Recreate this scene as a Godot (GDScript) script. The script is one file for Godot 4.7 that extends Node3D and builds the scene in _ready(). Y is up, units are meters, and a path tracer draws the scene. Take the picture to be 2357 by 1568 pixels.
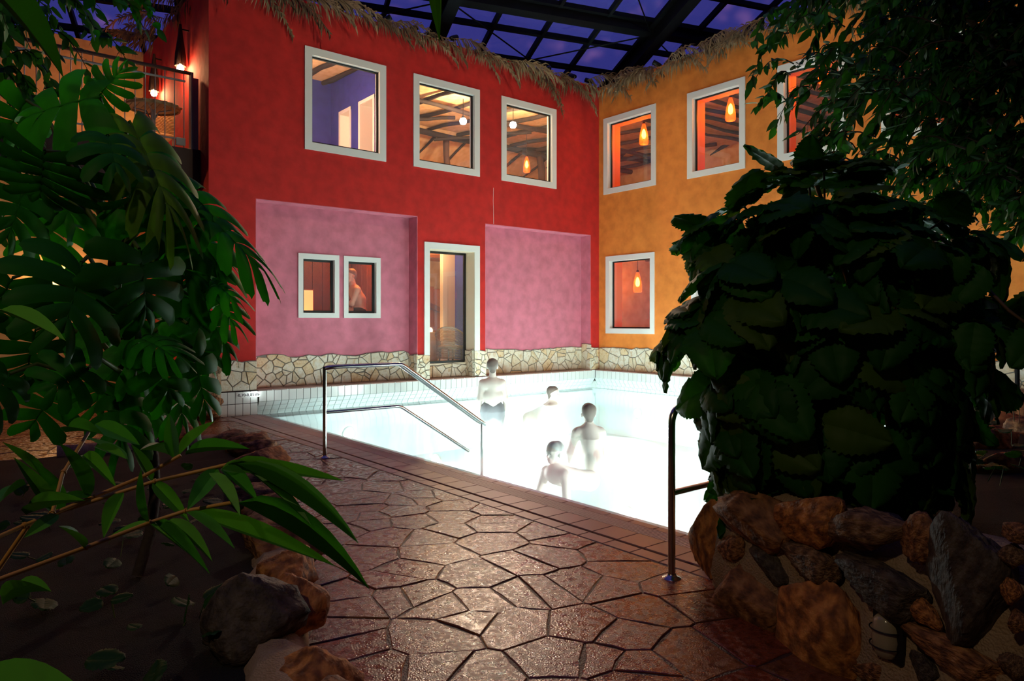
extends Node3D
# A thermal bath at dusk. x runs along the red facade, z along the orange one, y is up; the deck lies at y = 0.
var rng := RandomNumberGenerator.new()
var taken := {}
var M := {}
var T := {}


class MB:
	var v := PackedVector3Array()
	var n := PackedVector3Array()

	func tri(a: Vector3, b: Vector3, c: Vector3) -> void:  # counter-clockwise from outside
		var q := (b - a).cross(c - a).normalized()
		v.append(a); v.append(c); v.append(b)
		n.append(q); n.append(q); n.append(q)

	func tri_n(a: Vector3, b: Vector3, c: Vector3, na: Vector3, nb: Vector3, nc: Vector3) -> void:
		v.append(a); v.append(c); v.append(b)
		n.append(na); n.append(nc); n.append(nb)

	func quad(a: Vector3, b: Vector3, c: Vector3, d: Vector3) -> void:
		tri(a, b, c); tri(a, c, d)

	func oquad(a: Vector3, b: Vector3, c: Vector3, d: Vector3, o: Vector3) -> void:
		if (b - a).cross(c - a).dot((a + b + c + d) * 0.25 - o) < 0.0:
			quad(a, d, c, b)
		else:
			quad(a, b, c, d)

	func otri(a: Vector3, b: Vector3, c: Vector3, o: Vector3) -> void:
		if (b - a).cross(c - a).dot((a + b + c) / 3.0 - o) < 0.0:
			tri(a, c, b)
		else:
			tri(a, b, c)

	func box(c: Vector3, s: Vector3, b := Basis(), bev := 0.0) -> void:
		var h := s * 0.5
		var e := minf(bev, minf(h.x, minf(h.y, h.z)) * 0.6)
		var corner := func(sg: Vector3, k: int) -> Vector3:
			var p := Vector3(sg.x * (h.x - e), sg.y * (h.y - e), sg.z * (h.z - e))
			p[k] = sg[k] * h[k]
			return c + b * p
		for k in 3:
			var i := (k + 1) % 3
			var j := (k + 2) % 3
			for s1 in [-1.0, 1.0]:
				var q := []
				for t in [[-1.0, -1.0], [1.0, -1.0], [1.0, 1.0], [-1.0, 1.0]]:
					var sg := Vector3()
					sg[k] = s1; sg[i] = t[0]; sg[j] = t[1]
					q.append(corner.call(sg, k))
				oquad(q[0], q[1], q[2], q[3], c)
		if e <= 0.0:
			return
		for k in 3:
			var i := (k + 1) % 3
			var j := (k + 2) % 3
			for s1 in [-1.0, 1.0]:
				for s2 in [-1.0, 1.0]:
					var a := Vector3(); a[i] = s1; a[j] = s2; a[k] = -1.0
					var d := a; d[k] = 1.0
					oquad(corner.call(a, i), corner.call(d, i), corner.call(d, j), corner.call(a, j), c)
		for sx in [-1.0, 1.0]:
			for sy in [-1.0, 1.0]:
				for sz in [-1.0, 1.0]:
					var sg := Vector3(sx, sy, sz)
					otri(corner.call(sg, 0), corner.call(sg, 1), corner.call(sg, 2), c)

	func span(a: Vector3, b: Vector3, bev := 0.0) -> void:  # box between two corners
		box((a + b) * 0.5, (b - a).abs(), Basis(), bev)

	func beam(a: Vector3, b: Vector3, w: float, h: float, up := Vector3.UP, bev := 0.0) -> void:
		var z := (b - a).normalized()
		var x := up.cross(z)
		x = x.normalized() if x.length() > 0.001 else Vector3.RIGHT
		box((a + b) * 0.5, Vector3(w, h, a.distance_to(b)), Basis(x, z.cross(x), z), bev)

	func grid(rows: Array, closed := false, flip := false) -> void:
		var m: int = rows[0].size()
		var nn := []
		for r in rows:
			var z := PackedVector3Array(); z.resize(m); nn.append(z)
		var last := m if closed else m - 1
		for i in rows.size() - 1:
			for j in last:
				var j2 := (j + 1) % m
				var a: Vector3 = rows[i][j]
				var q: Vector3 = (rows[i][j2] - a).cross(rows[i + 1][j] - a) + (rows[i + 1][j2] - rows[i + 1][j]).cross(rows[i + 1][j2] - rows[i][j2])
				if flip: q = -q
				nn[i][j] += q; nn[i][j2] += q; nn[i + 1][j] += q; nn[i + 1][j2] += q
		for i in rows.size():
			for j in m:
				nn[i][j] = nn[i][j].normalized() if nn[i][j].length_squared() > 1e-20 else Vector3.UP
		for i in rows.size() - 1:
			for j in last:
				var j2 := (j + 1) % m
				if flip:
					tri_n(rows[i][j], rows[i + 1][j], rows[i + 1][j2], nn[i][j], nn[i + 1][j], nn[i + 1][j2])
					tri_n(rows[i][j], rows[i + 1][j2], rows[i][j2], nn[i][j], nn[i + 1][j2], nn[i][j2])
				else:
					tri_n(rows[i][j], rows[i][j2], rows[i + 1][j2], nn[i][j], nn[i][j2], nn[i + 1][j2])
					tri_n(rows[i][j], rows[i + 1][j2], rows[i + 1][j], nn[i][j], nn[i + 1][j2], nn[i + 1][j])

	func tube(pts: Array, rad, sides := 8, caps := true) -> void:
		var rows := []
		var t0: Vector3 = (pts[1] - pts[0]).normalized()
		var x := t0.cross(Vector3.UP if absf(t0.y) < 0.9 else Vector3.RIGHT).normalized()
		for i in pts.size():
			var a: Vector3 = pts[maxi(i - 1, 0)]
			var b: Vector3 = pts[mini(i + 1, pts.size() - 1)]
			var t := (b - a).normalized()
			x = (x - t * x.dot(t)).normalized()
			var y := t.cross(x)
			var r: float = rad[i] if rad is Array or rad is PackedFloat32Array else rad
			var ring := PackedVector3Array()
			for k in sides:
				var f := TAU * k / sides
				ring.append(pts[i] + (x * cos(f) + y * sin(f)) * r)
			rows.append(ring)
		grid(rows, true)
		if caps:
			for e in [0, rows.size() - 1]:
				for k in sides:
					var o: Vector3 = pts[1] if e == 0 else pts[pts.size() - 2]
					otri(pts[e], rows[e][k], rows[e][(k + 1) % sides], o)

	func lathe(profile: Array, sides := 16, xf := Transform3D()) -> void:  # profile: Vector2(radius, height), from bottom to top on the outside
		var rows := []
		for p in profile:
			var ring := PackedVector3Array()
			for k in sides:
				var f := -TAU * k / sides
				ring.append(xf * Vector3(cos(f) * maxf(p.x, 0.0002), p.y, sin(f) * maxf(p.x, 0.0002)))
			rows.append(ring)
		grid(rows, true)

	func prism(poly: PackedVector2Array, xf: Transform3D, depth: float, cham: float) -> void:  # a slab standing out of the xy plane of xf
		var m := poly.size()
		var c := Vector2()
		for p in poly: c += p
		c /= m
		var o := xf * Vector3(c.x, c.y, depth * 0.5)
		var base := PackedVector3Array()
		var mid := PackedVector3Array()
		var top := PackedVector3Array()
		for p in poly:
			base.append(xf * Vector3(p.x, p.y, 0.0))
			mid.append(xf * Vector3(p.x, p.y, depth - cham))
			var q := p + (c - p).limit_length(cham * 1.3)
			top.append(xf * Vector3(q.x, q.y, depth))
		var ct := xf * Vector3(c.x, c.y, depth)
		for i in m:
			var j := (i + 1) % m
			oquad(base[i], base[j], mid[j], mid[i], o)
			oquad(mid[i], mid[j], top[j], top[i], o)
			otri(top[i], top[j], ct, o)

	func mesh() -> ArrayMesh:
		var a := []
		a.resize(Mesh.ARRAY_MAX)
		a[Mesh.ARRAY_VERTEX] = v
		a[Mesh.ARRAY_NORMAL] = n
		var out := ArrayMesh.new()
		out.add_surface_from_arrays(Mesh.PRIMITIVE_TRIANGLES, a)
		return out


func numbered(called: String) -> String:
	taken[called] = taken.get(called, -1) + 1
	return called if taken[called] == 0 else "%s_%03d" % [called, taken[called]]


func tag(o: Node, label := "", category := "", group := "", kind := "") -> Node:
	if label: o.set_meta("label", label)
	if category: o.set_meta("category", category)
	if group: o.set_meta("group", group)
	if kind: o.set_meta("kind", kind)
	return o


func thing(called: String, label: String, category: String, at := Vector3.ZERO, group := "", kind := "") -> Node3D:
	var o := Node3D.new()
	o.name = numbered(called)
	add_child(o)
	o.position = at
	tag(o, label, category, group, kind)
	return o


func origin_of(p: Node) -> Vector3:
	var at := Vector3.ZERO
	while p != self and p is Node3D:
		at += p.position
		p = p.get_parent()
	return at


# A part whose shape is given in the scene's own coordinates (its parents are moved but not turned).
func part(shape, called: String, m: Material, parent: Node, kind := "") -> MeshInstance3D:
	var o := MeshInstance3D.new()
	o.name = called
	o.mesh = shape.mesh() if shape is MB else shape
	o.material_override = m
	parent.add_child(o, true)
	o.position = -origin_of(parent)
	if kind: o.set_meta("kind", kind)
	return o


# A part whose shape is given in its parent's coordinates.
func piece(shape, called: String, m: Material, parent: Node, xf := Transform3D(), kind := "") -> MeshInstance3D:
	var o := MeshInstance3D.new()
	o.name = called
	o.mesh = shape.mesh() if shape is MB else shape
	o.material_override = m
	parent.add_child(o, true)
	o.transform = xf
	if kind: o.set_meta("kind", kind)
	return o


# A top-level thing of one mesh, in the scene's coordinates.
func single(shape, called: String, m: Material, label: String, category: String, group := "", kind := "") -> MeshInstance3D:
	var o := MeshInstance3D.new()
	o.name = numbered(called)
	o.mesh = shape.mesh() if shape is MB else shape
	o.material_override = m
	add_child(o)
	tag(o, label, category, group, kind)
	return o


func omni(called: String, at: Vector3, energy: float, col: Color, size := 0.05) -> void:
	var l := OmniLight3D.new()
	l.name = called
	add_child(l, true)
	l.position = at
	l.light_energy = energy; l.light_color = col; l.light_size = size
	l.omni_range = 60.0; l.omni_attenuation = 2.0; l.shadow_enabled = true


func spot(called: String, at: Vector3, to: Vector3, energy: float, col: Color, angle: float, size := 0.08) -> void:
	var l := SpotLight3D.new()
	l.name = called
	add_child(l, true)
	l.look_at_from_position(at, to, Vector3.UP if absf((to - at).normalized().y) < 0.98 else Vector3.RIGHT)
	l.light_energy = energy; l.light_color = col; l.light_size = size
	l.spot_angle = angle; l.spot_angle_attenuation = 0.8
	l.spot_range = 60.0; l.spot_attenuation = 2.0; l.shadow_enabled = true


func noise_tex(freq: float, seed_: int, stops: Array, octaves := 4, cell := false) -> NoiseTexture2D:
	var f := FastNoiseLite.new()
	f.seed = seed_
	f.noise_type = FastNoiseLite.TYPE_CELLULAR if cell else FastNoiseLite.TYPE_SIMPLEX_SMOOTH
	f.frequency = freq
	f.fractal_octaves = octaves
	var t := NoiseTexture2D.new()
	t.width = 512; t.height = 512; t.seamless = true
	t.noise = f
	var g := Gradient.new()
	var off := PackedFloat32Array()
	var col := PackedColorArray()
	for s in stops:
		off.append(s[0]); col.append(s[1])
	g.offsets = off; g.colors = col
	t.color_ramp = g
	return t


func grey(x: float) -> Color:
	return Color(x, x, x)


func mat(called: String, c: Color, rough := 0.7, opt := {}) -> StandardMaterial3D:
	var m := StandardMaterial3D.new()
	m.resource_name = called
	m.albedo_color = c
	m.roughness = rough
	m.uv1_triplanar = true
	m.uv1_world_triplanar = opt.get("world", true)
	m.uv1_scale = Vector3.ONE * opt.get("scale", 1.0)
	if opt.has("tex"): m.albedo_texture = opt.tex
	if opt.has("rough_tex"): m.roughness_texture = opt.rough_tex
	if opt.has("metal"): m.metallic = opt.metal
	if opt.has("spec"): m.metallic_specular = opt.spec
	if opt.has("bump"):
		m.heightmap_enabled = true
		m.heightmap_texture = opt.bump
		m.heightmap_scale = opt.get("bump_cm", 0.5)
	if opt.has("glow"):
		m.emission_enabled = true
		m.emission = opt.glow
		m.emission_energy_multiplier = opt.get("glow_x", 1.0)
	if opt.has("back"):
		m.backlight_enabled = true
		m.backlight = opt.back
	if opt.has("alpha"):
		m.transparency = BaseMaterial3D.TRANSPARENCY_ALPHA
		m.albedo_color.a = opt.alpha
	if opt.has("coat"):
		m.clearcoat_enabled = true
		m.clearcoat = opt.coat
		m.clearcoat_roughness = opt.get("coat_rough", 0.1)
	M[called] = m
	return m


# Cells of a crazy paving over a rectangle, joints of width gap between them.
func cells(area: Rect2, seeds: PackedVector2Array, gap: float) -> Array:
	var out := []
	var reach := 4.2 * sqrt(area.get_area() / seeds.size())
	for i in seeds.size():
		var s := seeds[i]
		var poly := PackedVector2Array([area.position, Vector2(area.end.x, area.position.y), area.end, Vector2(area.position.x, area.end.y)])
		for j in seeds.size():
			if j == i or seeds[j].distance_to(s) > reach:
				continue
			var nrm := (seeds[j] - s).normalized()
			var lim := nrm.dot((seeds[j] + s) * 0.5) - gap * 0.5
			var cut := PackedVector2Array()
			for k in poly.size():
				var a := poly[k]
				var b := poly[(k + 1) % poly.size()]
				var da := nrm.dot(a) - lim
				var db := nrm.dot(b) - lim
				if da <= 0.0: cut.append(a)
				if da * db < 0.0: cut.append(a.lerp(b, da / (da - db)))
			poly = cut
			if poly.size() < 3:
				break
		if poly.size() >= 3:
			out.append(poly)
	return out


func area_of(p: PackedVector2Array) -> float:
	var a := 0.0
	for i in p.size():
		a += p[i].cross(p[(i + 1) % p.size()])
	return absf(a) * 0.5


# Seeds with uneven spacing, some big stones and some small ones between them.
func scatter(area: Rect2, big: int, small: int) -> PackedVector2Array:
	var out := PackedVector2Array()
	var d := sqrt(area.get_area() / big) * 0.78
	var tries := 0
	while out.size() < big and tries < big * 60:
		tries += 1
		var p := area.position + Vector2(rng.randf() * area.size.x, rng.randf() * area.size.y)
		var ok := true
		for q in out:
			if q.distance_to(p) < d:
				ok = false
				break
		if ok: out.append(p)
	for i in small:
		out.append(area.position + Vector2(rng.randf() * area.size.x, rng.randf() * area.size.y))
	return out


# A wall of cells round rectangular openings, in the (along, up, out) axes of xf, front at 0.
func wall_with(mb: MB, xf: Transform3D, u0: float, u1: float, y0: float, y1: float, thick: float, holes: Array) -> void:
	var us := [u0, u1]
	var ys := [y0, y1]
	for h in holes:
		us.append(clampf(h[0], u0, u1)); us.append(clampf(h[1], u0, u1)); ys.append(clampf(h[2], y0, y1)); ys.append(clampf(h[3], y0, y1))
	us.sort(); ys.sort()
	for i in us.size() - 1:
		var run := -1.0
		for j in ys.size():
			var solid := false
			if j < ys.size() - 1 and us[i + 1] - us[i] > 0.0005 and ys[j + 1] - ys[j] > 0.0005:
				solid = true
				var c := Vector2((us[i] + us[i + 1]) * 0.5, (ys[j] + ys[j + 1]) * 0.5)
				for h in holes:
					if c.x > h[0] and c.x < h[1] and c.y > h[2] and c.y < h[3]:
						solid = false
			elif j < ys.size() - 1 and us[i + 1] - us[i] > 0.0005:
				continue
			if solid and run < -0.5:
				run = ys[j] + 100.0
			if not solid and run > -0.5:
				mb.box(xf * Vector3((us[i] + us[i + 1]) * 0.5, (run - 100.0 + ys[j]) * 0.5, -thick * 0.5), Vector3(us[i + 1] - us[i], ys[j] - run + 100.0, thick), xf.basis)
				run = -1.0


func ibox(mb: MB, xf: Transform3D, a: Vector3, b: Vector3, bev := 0.0) -> void:
	mb.box(xf * ((a + b) * 0.5), (b - a).abs(), xf.basis, bev)


func _lump(p: Vector3, s: float, f: FastNoiseLite) -> float:
	return f.get_noise_3d(p.x * s, p.y * s, p.z * s)


# An angular boulder: a sphere cut by planes and roughened, unit size.
func boulder(seed_: int, cuts := 9, detail := 10) -> ArrayMesh:
	var r := RandomNumberGenerator.new()
	r.seed = seed_
	var f := FastNoiseLite.new()
	f.seed = seed_; f.frequency = 1.0; f.fractal_octaves = 3
	var planes := []
	for i in cuts:
		planes.append([Vector3(r.randfn(), r.randfn(), r.randfn()).normalized(), r.randf_range(0.5, 0.8)])
	var mb := MB.new()
	var rows := []
	for i in detail + 1:
		var th := PI * i / detail
		var ring := PackedVector3Array()
		for k in detail * 2:
			var ph := -TAU * k / (detail * 2)
			var d := Vector3(sin(th) * cos(ph), -cos(th), sin(th) * sin(ph))
			var rad := 1.0
			for p in planes:
				var c: float = d.dot(p[0])
				if c > 0.05: rad = minf(rad, p[1] / c)
			rad *= 1.0 + 0.10 * _lump(d, 1.6, f) + 0.07 * absf(_lump(d, 4.0, f)) + 0.035 * _lump(d, 11.0, f)
			ring.append(d * rad)
		rows.append(ring)
	mb.grid(rows, true)
	return mb.mesh()


# A figure from tapered bones [a, b, ra, rb] joined smoothly and meshed as surface nets.
func figure(mb: MB, bones: Array, cell: float, k: float) -> void:
	var lo := Vector3.ONE * 1e9
	var hi := -lo
	for b in bones:
		var m := maxf(b[2], b[3]) + cell * 3.0
		lo = lo.min(b[0] - Vector3.ONE * m).min(b[1] - Vector3.ONE * m)
		hi = hi.max(b[0] + Vector3.ONE * m).max(b[1] + Vector3.ONE * m)
	var nx := int((hi.x - lo.x) / cell) + 2
	var ny := int((hi.y - lo.y) / cell) + 2
	var nz := int((hi.z - lo.z) / cell) + 2
	var f := PackedFloat32Array()
	f.resize(nx * ny * nz)
	f.fill(1.0)
	for b in bones:
		var a: Vector3 = b[0]
		var ab: Vector3 = b[1] - a
		var len2 := maxf(ab.length_squared(), 1e-9)
		var ra: float = b[2]
		var dr: float = b[3] - ra
		var m := maxf(b[2], b[3]) + k + cell * 2.0
		var l0 := ((a.min(b[1]) - Vector3.ONE * m - lo) / cell).max(Vector3.ZERO)
		var h0 := (a.max(b[1]) + Vector3.ONE * m - lo) / cell
		for z in range(int(l0.z), mini(nz, int(h0.z) + 2)):
			for y in range(int(l0.y), mini(ny, int(h0.y) + 2)):
				var at := (z * ny + y) * nx
				for x in range(int(l0.x), mini(nx, int(h0.x) + 2)):
					var p := lo + Vector3(x, y, z) * cell
					var t := clampf((p - a).dot(ab) / len2, 0.0, 1.0)
					var d := (p - a - ab * t).length() - ra - dr * t
					var e := f[at + x]
					var h := maxf(k - absf(d - e), 0.0) / k
					f[at + x] = minf(d, e) - h * h * k * 0.25
	var ids := {}
	var pos := PackedVector3Array()
	var nor := PackedVector3Array()
	var st := [0, 1, nx, nx + 1, nx * ny, nx * ny + 1, nx * ny + nx, nx * ny + nx + 1]
	var off := []
	for i in 8: off.append(Vector3(i & 1, (i >> 1) & 1, i >> 2))
	for z in nz - 1:
		for y in ny - 1:
			for x in nx - 1:
				var at := (z * ny + y) * nx + x
				var inside := 0
				for i in 8:
					if f[at + st[i]] < 0.0: inside += 1
				if inside == 0 or inside == 8:
					continue
				var s := Vector3()
				var cnt := 0
				for e in [[0, 1], [2, 3], [4, 5], [6, 7], [0, 2], [1, 3], [4, 6], [5, 7], [0, 4], [1, 5], [2, 6], [3, 7]]:
					var fa := f[at + st[e[0]]]
					var fb := f[at + st[e[1]]]
					if (fa < 0.0) != (fb < 0.0):
						s += off[e[0]].lerp(off[e[1]], fa / (fa - fb))
						cnt += 1
				ids[at] = pos.size()
				pos.append(lo + (Vector3(x, y, z) + s / cnt) * cell)
				nor.append(Vector3(f[at + 1] - f[at] + f[at + st[7]] - f[at + st[6]], f[at + st[2]] - f[at] + f[at + st[7]] - f[at + st[5]], f[at + st[4]] - f[at] + f[at + st[7]] - f[at + st[3]]).normalized())
	for at in ids:
		for ax in 3:
			var da: int = st[[1, 2, 4][ax]]
			var d1: int = st[[2, 4, 1][ax]]
			var d2: int = st[[4, 1, 2][ax]]
			if (f[at] < 0.0) == (f[at + da] < 0.0):
				continue
			if not (ids.has(at - d1) and ids.has(at - d2) and ids.has(at - d1 - d2)):
				continue
			var q := [ids[at], ids[at - d1], ids[at - d1 - d2], ids[at - d2]]
			if f[at] >= 0.0:
				q.reverse()
			mb.tri_n(pos[q[0]], pos[q[1]], pos[q[2]], nor[q[0]], nor[q[1]], nor[q[2]])
			mb.tri_n(pos[q[0]], pos[q[2]], pos[q[3]], nor[q[0]], nor[q[2]], nor[q[3]])


const RED := Transform3D(Basis(Vector3(1, 0, 0), Vector3(0, 1, 0), Vector3(0, 0, 1)), Vector3(0, 0, -11.55))
const ORANGE := Transform3D(Basis(Vector3(0, 0, 1), Vector3(0, 1, 0), Vector3(-1, 0, 0)), Vector3(12, 0, 0))


func _ready() -> void:
	rng.seed = 7
	# ---- camera
	var cam := Camera3D.new()
	cam.name = "camera"
	add_child(cam)
	cam.look_at_from_position(Vector3(0, 1.5, 0), Vector3(0.631, 1.5, -0.776))
	cam.projection = Camera3D.PROJECTION_FRUSTUM
	cam.near = 0.05; cam.far = 120.0
	cam.size = 0.05 * 1568.0 / 1635.0
	cam.frustum_offset = Vector2(0, -0.05 * 43.0 / 1635.0)
	cam.current = true
	# ---- dusk sky
	var env := Environment.new()
	env.tonemap_mode = Environment.TONE_MAPPER_LINEAR
	env.tonemap_exposure = 1.0
	env.background_mode = Environment.BG_SKY
	var sm := ProceduralSkyMaterial.new()
	sm.sky_top_color = Color(0.205, 0.21, 0.53)
	sm.sky_horizon_color = Color(0.22, 0.22, 0.53)
	sm.ground_bottom_color = Color(0.02, 0.02, 0.03)
	sm.ground_horizon_color = Color(0.03, 0.03, 0.05)
	sm.sky_cover = cloud_cover()
	sm.sky_cover_modulate = Color(1, 1, 1, 1)
	var sky := Sky.new()
	sky.sky_material = sm
	env.sky = sky
	env.sdfgi_enabled = true; env.ssao_enabled = true; env.ssil_enabled = true
	var we := WorldEnvironment.new()
	we.name = "world"
	we.environment = env
	add_child(we)
	# ---- floodlights on the roof girder and the underwater lamps
	for a in FLOODS:
		spot("floodlight_beam", a[0] + (a[1] - a[0]).normalized() * 0.16, a[1], a[2], Color(1.0, 0.88, 0.72), a[3], 0.12)
	for a in POOL_LAMPS:
		spot("pool_lamp_glow", a[0] + a[1] * 0.05, a[0] + a[1] + Vector3(0, -0.45, 0), a[2], Color(0.93, 1.0, 0.98), 66.0, 0.09)
	materials()
	structure()
	roof()
	pool()
	deck()
	rooms()
	terrace()
	fittings()
	people()
	stonework()
	plants()


const FLOODS := [
	[Vector3(5.6, 9.0, -3.6), Vector3(7.6, 3.6, -11.6), 12.0, 42.0],
	[Vector3(5.0, 9.2, -2.2), Vector3(12.0, 3.6, -7.6), 13.0, 42.0],
	[Vector3(-3.0, 5.5, -0.6), Vector3(2.8, 0.8, -2.4), 4.2, 42.0],
]
const POOL_LAMPS := [
	[Vector3(5.75, -0.5, -11.7), Vector3(0, 0, 1), 25.0], [Vector3(8.9, -0.5, -11.7), Vector3(0, 0, 1), 25.0],
	[Vector3(11.93, -0.5, -10.3), Vector3(-1, 0, 0), 25.0], [Vector3(11.93, -0.5, -7.4), Vector3(-1, 0, 0), 25.0],
	[Vector3(7.0, -0.5, -2.65), Vector3(0, 0, -1), 25.0], [Vector3(10.0, -0.5, -2.65), Vector3(0, 0, -1), 25.0],
	[Vector3(5.85, -0.62, -9.0), Vector3(1, 0, 0), 16.0], [Vector3(5.85, -0.62, -5.2), Vector3(1, 0, 0), 16.0],
]


func cloud_cover() -> ImageTexture:
	var im := Image.create(1024, 512, false, Image.FORMAT_RGBA8)
	var f := FastNoiseLite.new()
	f.seed = 11; f.frequency = 0.05; f.fractal_octaves = 3
	for y in 512:
		for x in 1024:
			var el := (255.5 - y) / 256.0 * PI * 0.5
			var az := x / 1024.0 * TAU
			var p := Vector3(cos(az) * cos(el), sin(el), sin(az) * cos(el)) * 420.0
			var a := clampf((f.get_noise_3d(p.x, p.y * 2.0, p.z) - 0.34) * 2.6, 0.0, 0.6)
			im.set_pixel(x, y, Color(0.62, 0.40, 0.50, a))
	return ImageTexture.create_from_image(im)


func materials() -> void:
	T.mottle = noise_tex(0.014, 3, [[0.0, grey(0.84)], [0.45, grey(0.92)], [0.62, grey(0.95)], [1.0, grey(1.0)]], 5)
	T.mottle_warm = noise_tex(0.014, 5, [[0.0, Color(0.88, 0.82, 0.74)], [0.5, Color(0.95, 0.92, 0.88)], [1.0, Color(1, 1, 1)]], 5)
	T.grain = noise_tex(0.03, 8, [[0.0, grey(0.0)], [1.0, grey(1.0)]], 5)
	T.fine = noise_tex(0.11, 9, [[0.0, grey(0.0)], [1.0, grey(1.0)]], 4)
	T.rock = noise_tex(0.016, 12, [[0.0, Color(0.30, 0.23, 0.18)], [0.38, Color(0.54, 0.42, 0.32)], [0.6, Color(0.80, 0.66, 0.50)], [1.0, Color(1, 0.93, 0.82)]], 6)
	T.slate = noise_tex(0.014, 15, [[0.0, Color(0.5, 0.36, 0.28)], [0.4, Color(0.85, 0.72, 0.6)], [0.6, Color(0.95, 0.84, 0.74)], [0.8, Color(0.78, 0.6, 0.5)], [1.0, Color(1, 0.96, 0.9)]], 5)
	T.quartz = noise_tex(0.01, 17, [[0.0, Color(0.86, 0.75, 0.6)], [0.4, Color(0.95, 0.92, 0.86)], [0.6, Color(0.98, 0.97, 0.94)], [0.8, Color(0.92, 0.87, 0.78)], [1.0, Color(1, 1, 0.98)]], 5)
	T.wet = noise_tex(0.02, 21, [[0.0, grey(0.05)], [0.42, grey(0.17)], [0.6, grey(0.33)], [1.0, grey(0.5)]], 5)
	mat("red_plaster", Color(0.80, 0.13, 0.105), 0.85, {tex = T.mottle, scale = 0.42, bump = T.grain, bump_cm = 0.25})
	mat("pink_plaster", Color(0.86, 0.49, 0.57), 0.85, {tex = T.mottle, scale = 0.4, bump = T.grain, bump_cm = 0.2})
	mat("orange_plaster", Color(0.93, 0.555, 0.225), 0.85, {tex = T.mottle_warm, scale = 0.42, bump = T.grain, bump_cm = 0.25})
	mat("blue_plaster", Color(0.23, 0.24, 0.68), 0.85, {tex = T.mottle, scale = 0.5})
	mat("beige_plaster", Color(0.90, 0.76, 0.54), 0.85, {tex = T.mottle_warm, scale = 0.4})
	mat("dark_plaster", Color(0.22, 0.23, 0.20), 0.9, {tex = T.mottle, scale = 0.3})
	mat("cream", Color(0.93, 0.88, 0.78), 0.8)
	mat("white_paint", Color(0.93, 0.94, 0.92), 0.6)
	mat("black_frame", Color(0.06, 0.06, 0.055), 0.45)
	mat("steel_dark", Color(0.05, 0.05, 0.06), 0.6, {spec = 0.25})
	mat("steel", Color(0.78, 0.78, 0.77), 0.22, {metal = 1.0})
	mat("steel_grey", Color(0.60, 0.60, 0.60), 0.45)
	mat("glass", Color(0.9, 0.95, 1.0), 0.0, {alpha = 0.04})
	mat("roof_glass", Color(0.5, 0.55, 0.8), 0.02, {alpha = 0.06})
	mat("water", Color(0.86, 0.97, 0.98), 0.1, {alpha = 0.16})
	mat("basin_tile", Color(0.89, 0.96, 0.965), 0.3)
	mat("white_tile", Color(0.90, 0.91, 0.90), 0.14, {spec = 0.5})
	mat("grout", Color(0.20, 0.19, 0.18), 0.9)
	mat("coping_tile", Color(0.62, 0.49, 0.45), 0.35)
	mat("grate", Color(0.76, 0.67, 0.63), 0.5)
	mat("channel", Color(0.05, 0.045, 0.045), 0.8)
	mat("mortar_deck", Color(0.27, 0.195, 0.155), 0.55, {bump = T.fine, bump_cm = 0.4, scale = 1.2})
	mat("mortar_plinth", Color(0.50, 0.49, 0.46), 0.85)
	var flag := [Color(0.55, 0.38, 0.29), Color(0.60, 0.42, 0.30), Color(0.50, 0.35, 0.28), Color(0.62, 0.47, 0.35), Color(0.53, 0.36, 0.33), Color(0.55, 0.31, 0.24)]
	for i in flag.size():
		mat("flagstone_%d" % i, flag[i], 1.0, {tex = T.slate, scale = 1.1 + 0.13 * i, bump = T.fine, bump_cm = 0.16, rough_tex = T.wet, spec = 0.55})
	var q := [Color(0.93, 0.91, 0.86), Color(0.90, 0.86, 0.78), Color(0.94, 0.93, 0.90), Color(0.92, 0.84, 0.72)]
	for i in q.size():
		mat("quartzite_%d" % i, q[i], 0.7, {tex = T.quartz, scale = 0.9 + 0.2 * i, bump = T.grain, bump_cm = 0.4})
	mat("rock_brown", Color(0.78, 0.64, 0.50), 0.75, {tex = T.rock, scale = 0.4, bump = T.grain, bump_cm = 0.9, world = false})
	mat("rock_ochre", Color(0.95, 0.74, 0.48), 0.75, {tex = T.rock, scale = 0.36, bump = T.grain, bump_cm = 0.9, world = false})
	mat("rock_grey", Color(0.66, 0.60, 0.53), 0.75, {tex = T.rock, scale = 0.45, bump = T.grain, bump_cm = 0.9, world = false})
	mat("rock_dark", Color(0.40, 0.41, 0.43), 0.7, {tex = T.rock, scale = 0.4, bump = T.grain, bump_cm = 0.9, world = false})
	mat("mortar_wall", Color(0.66, 0.58, 0.48), 0.9, {tex = T.mottle_warm, scale = 1.3, bump = T.fine, bump_cm = 0.8})
	mat("soil", Color(0.055, 0.045, 0.035), 0.95, {bump = T.fine, bump_cm = 1.0, scale = 2.3})
	mat("log", Color(0.36, 0.25, 0.18), 0.8, {tex = T.mottle_warm, scale = 1.5, bump = T.grain, bump_cm = 0.8})
	mat("log_dark", Color(0.17, 0.12, 0.095), 0.8, {bump = T.grain, bump_cm = 0.8})
	mat("ceiling_cloth", Color(0.93, 0.80, 0.62), 0.85, {tex = T.mottle_warm, scale = 0.8})
	mat("wood_wall", Color(0.64, 0.36, 0.16), 0.6, {tex = T.mottle_warm, scale = 0.9})
	mat("wood_dark", Color(0.46, 0.23, 0.11), 0.5, {tex = T.mottle_warm, scale = 0.9})
	mat("brown_board", Color(0.20, 0.10, 0.075), 0.6)
	mat("wicker", Color(0.66, 0.54, 0.38), 0.7)
	mat("wicker_dark", Color(0.25, 0.17, 0.12), 0.75)
	mat("palm_dry", Color(0.60, 0.52, 0.39), 0.8, {back = Color(0.12, 0.10, 0.06)})
	mat("palm_dry_dark", Color(0.46, 0.37, 0.26), 0.8, {back = Color(0.1, 0.07, 0.04)})
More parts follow.
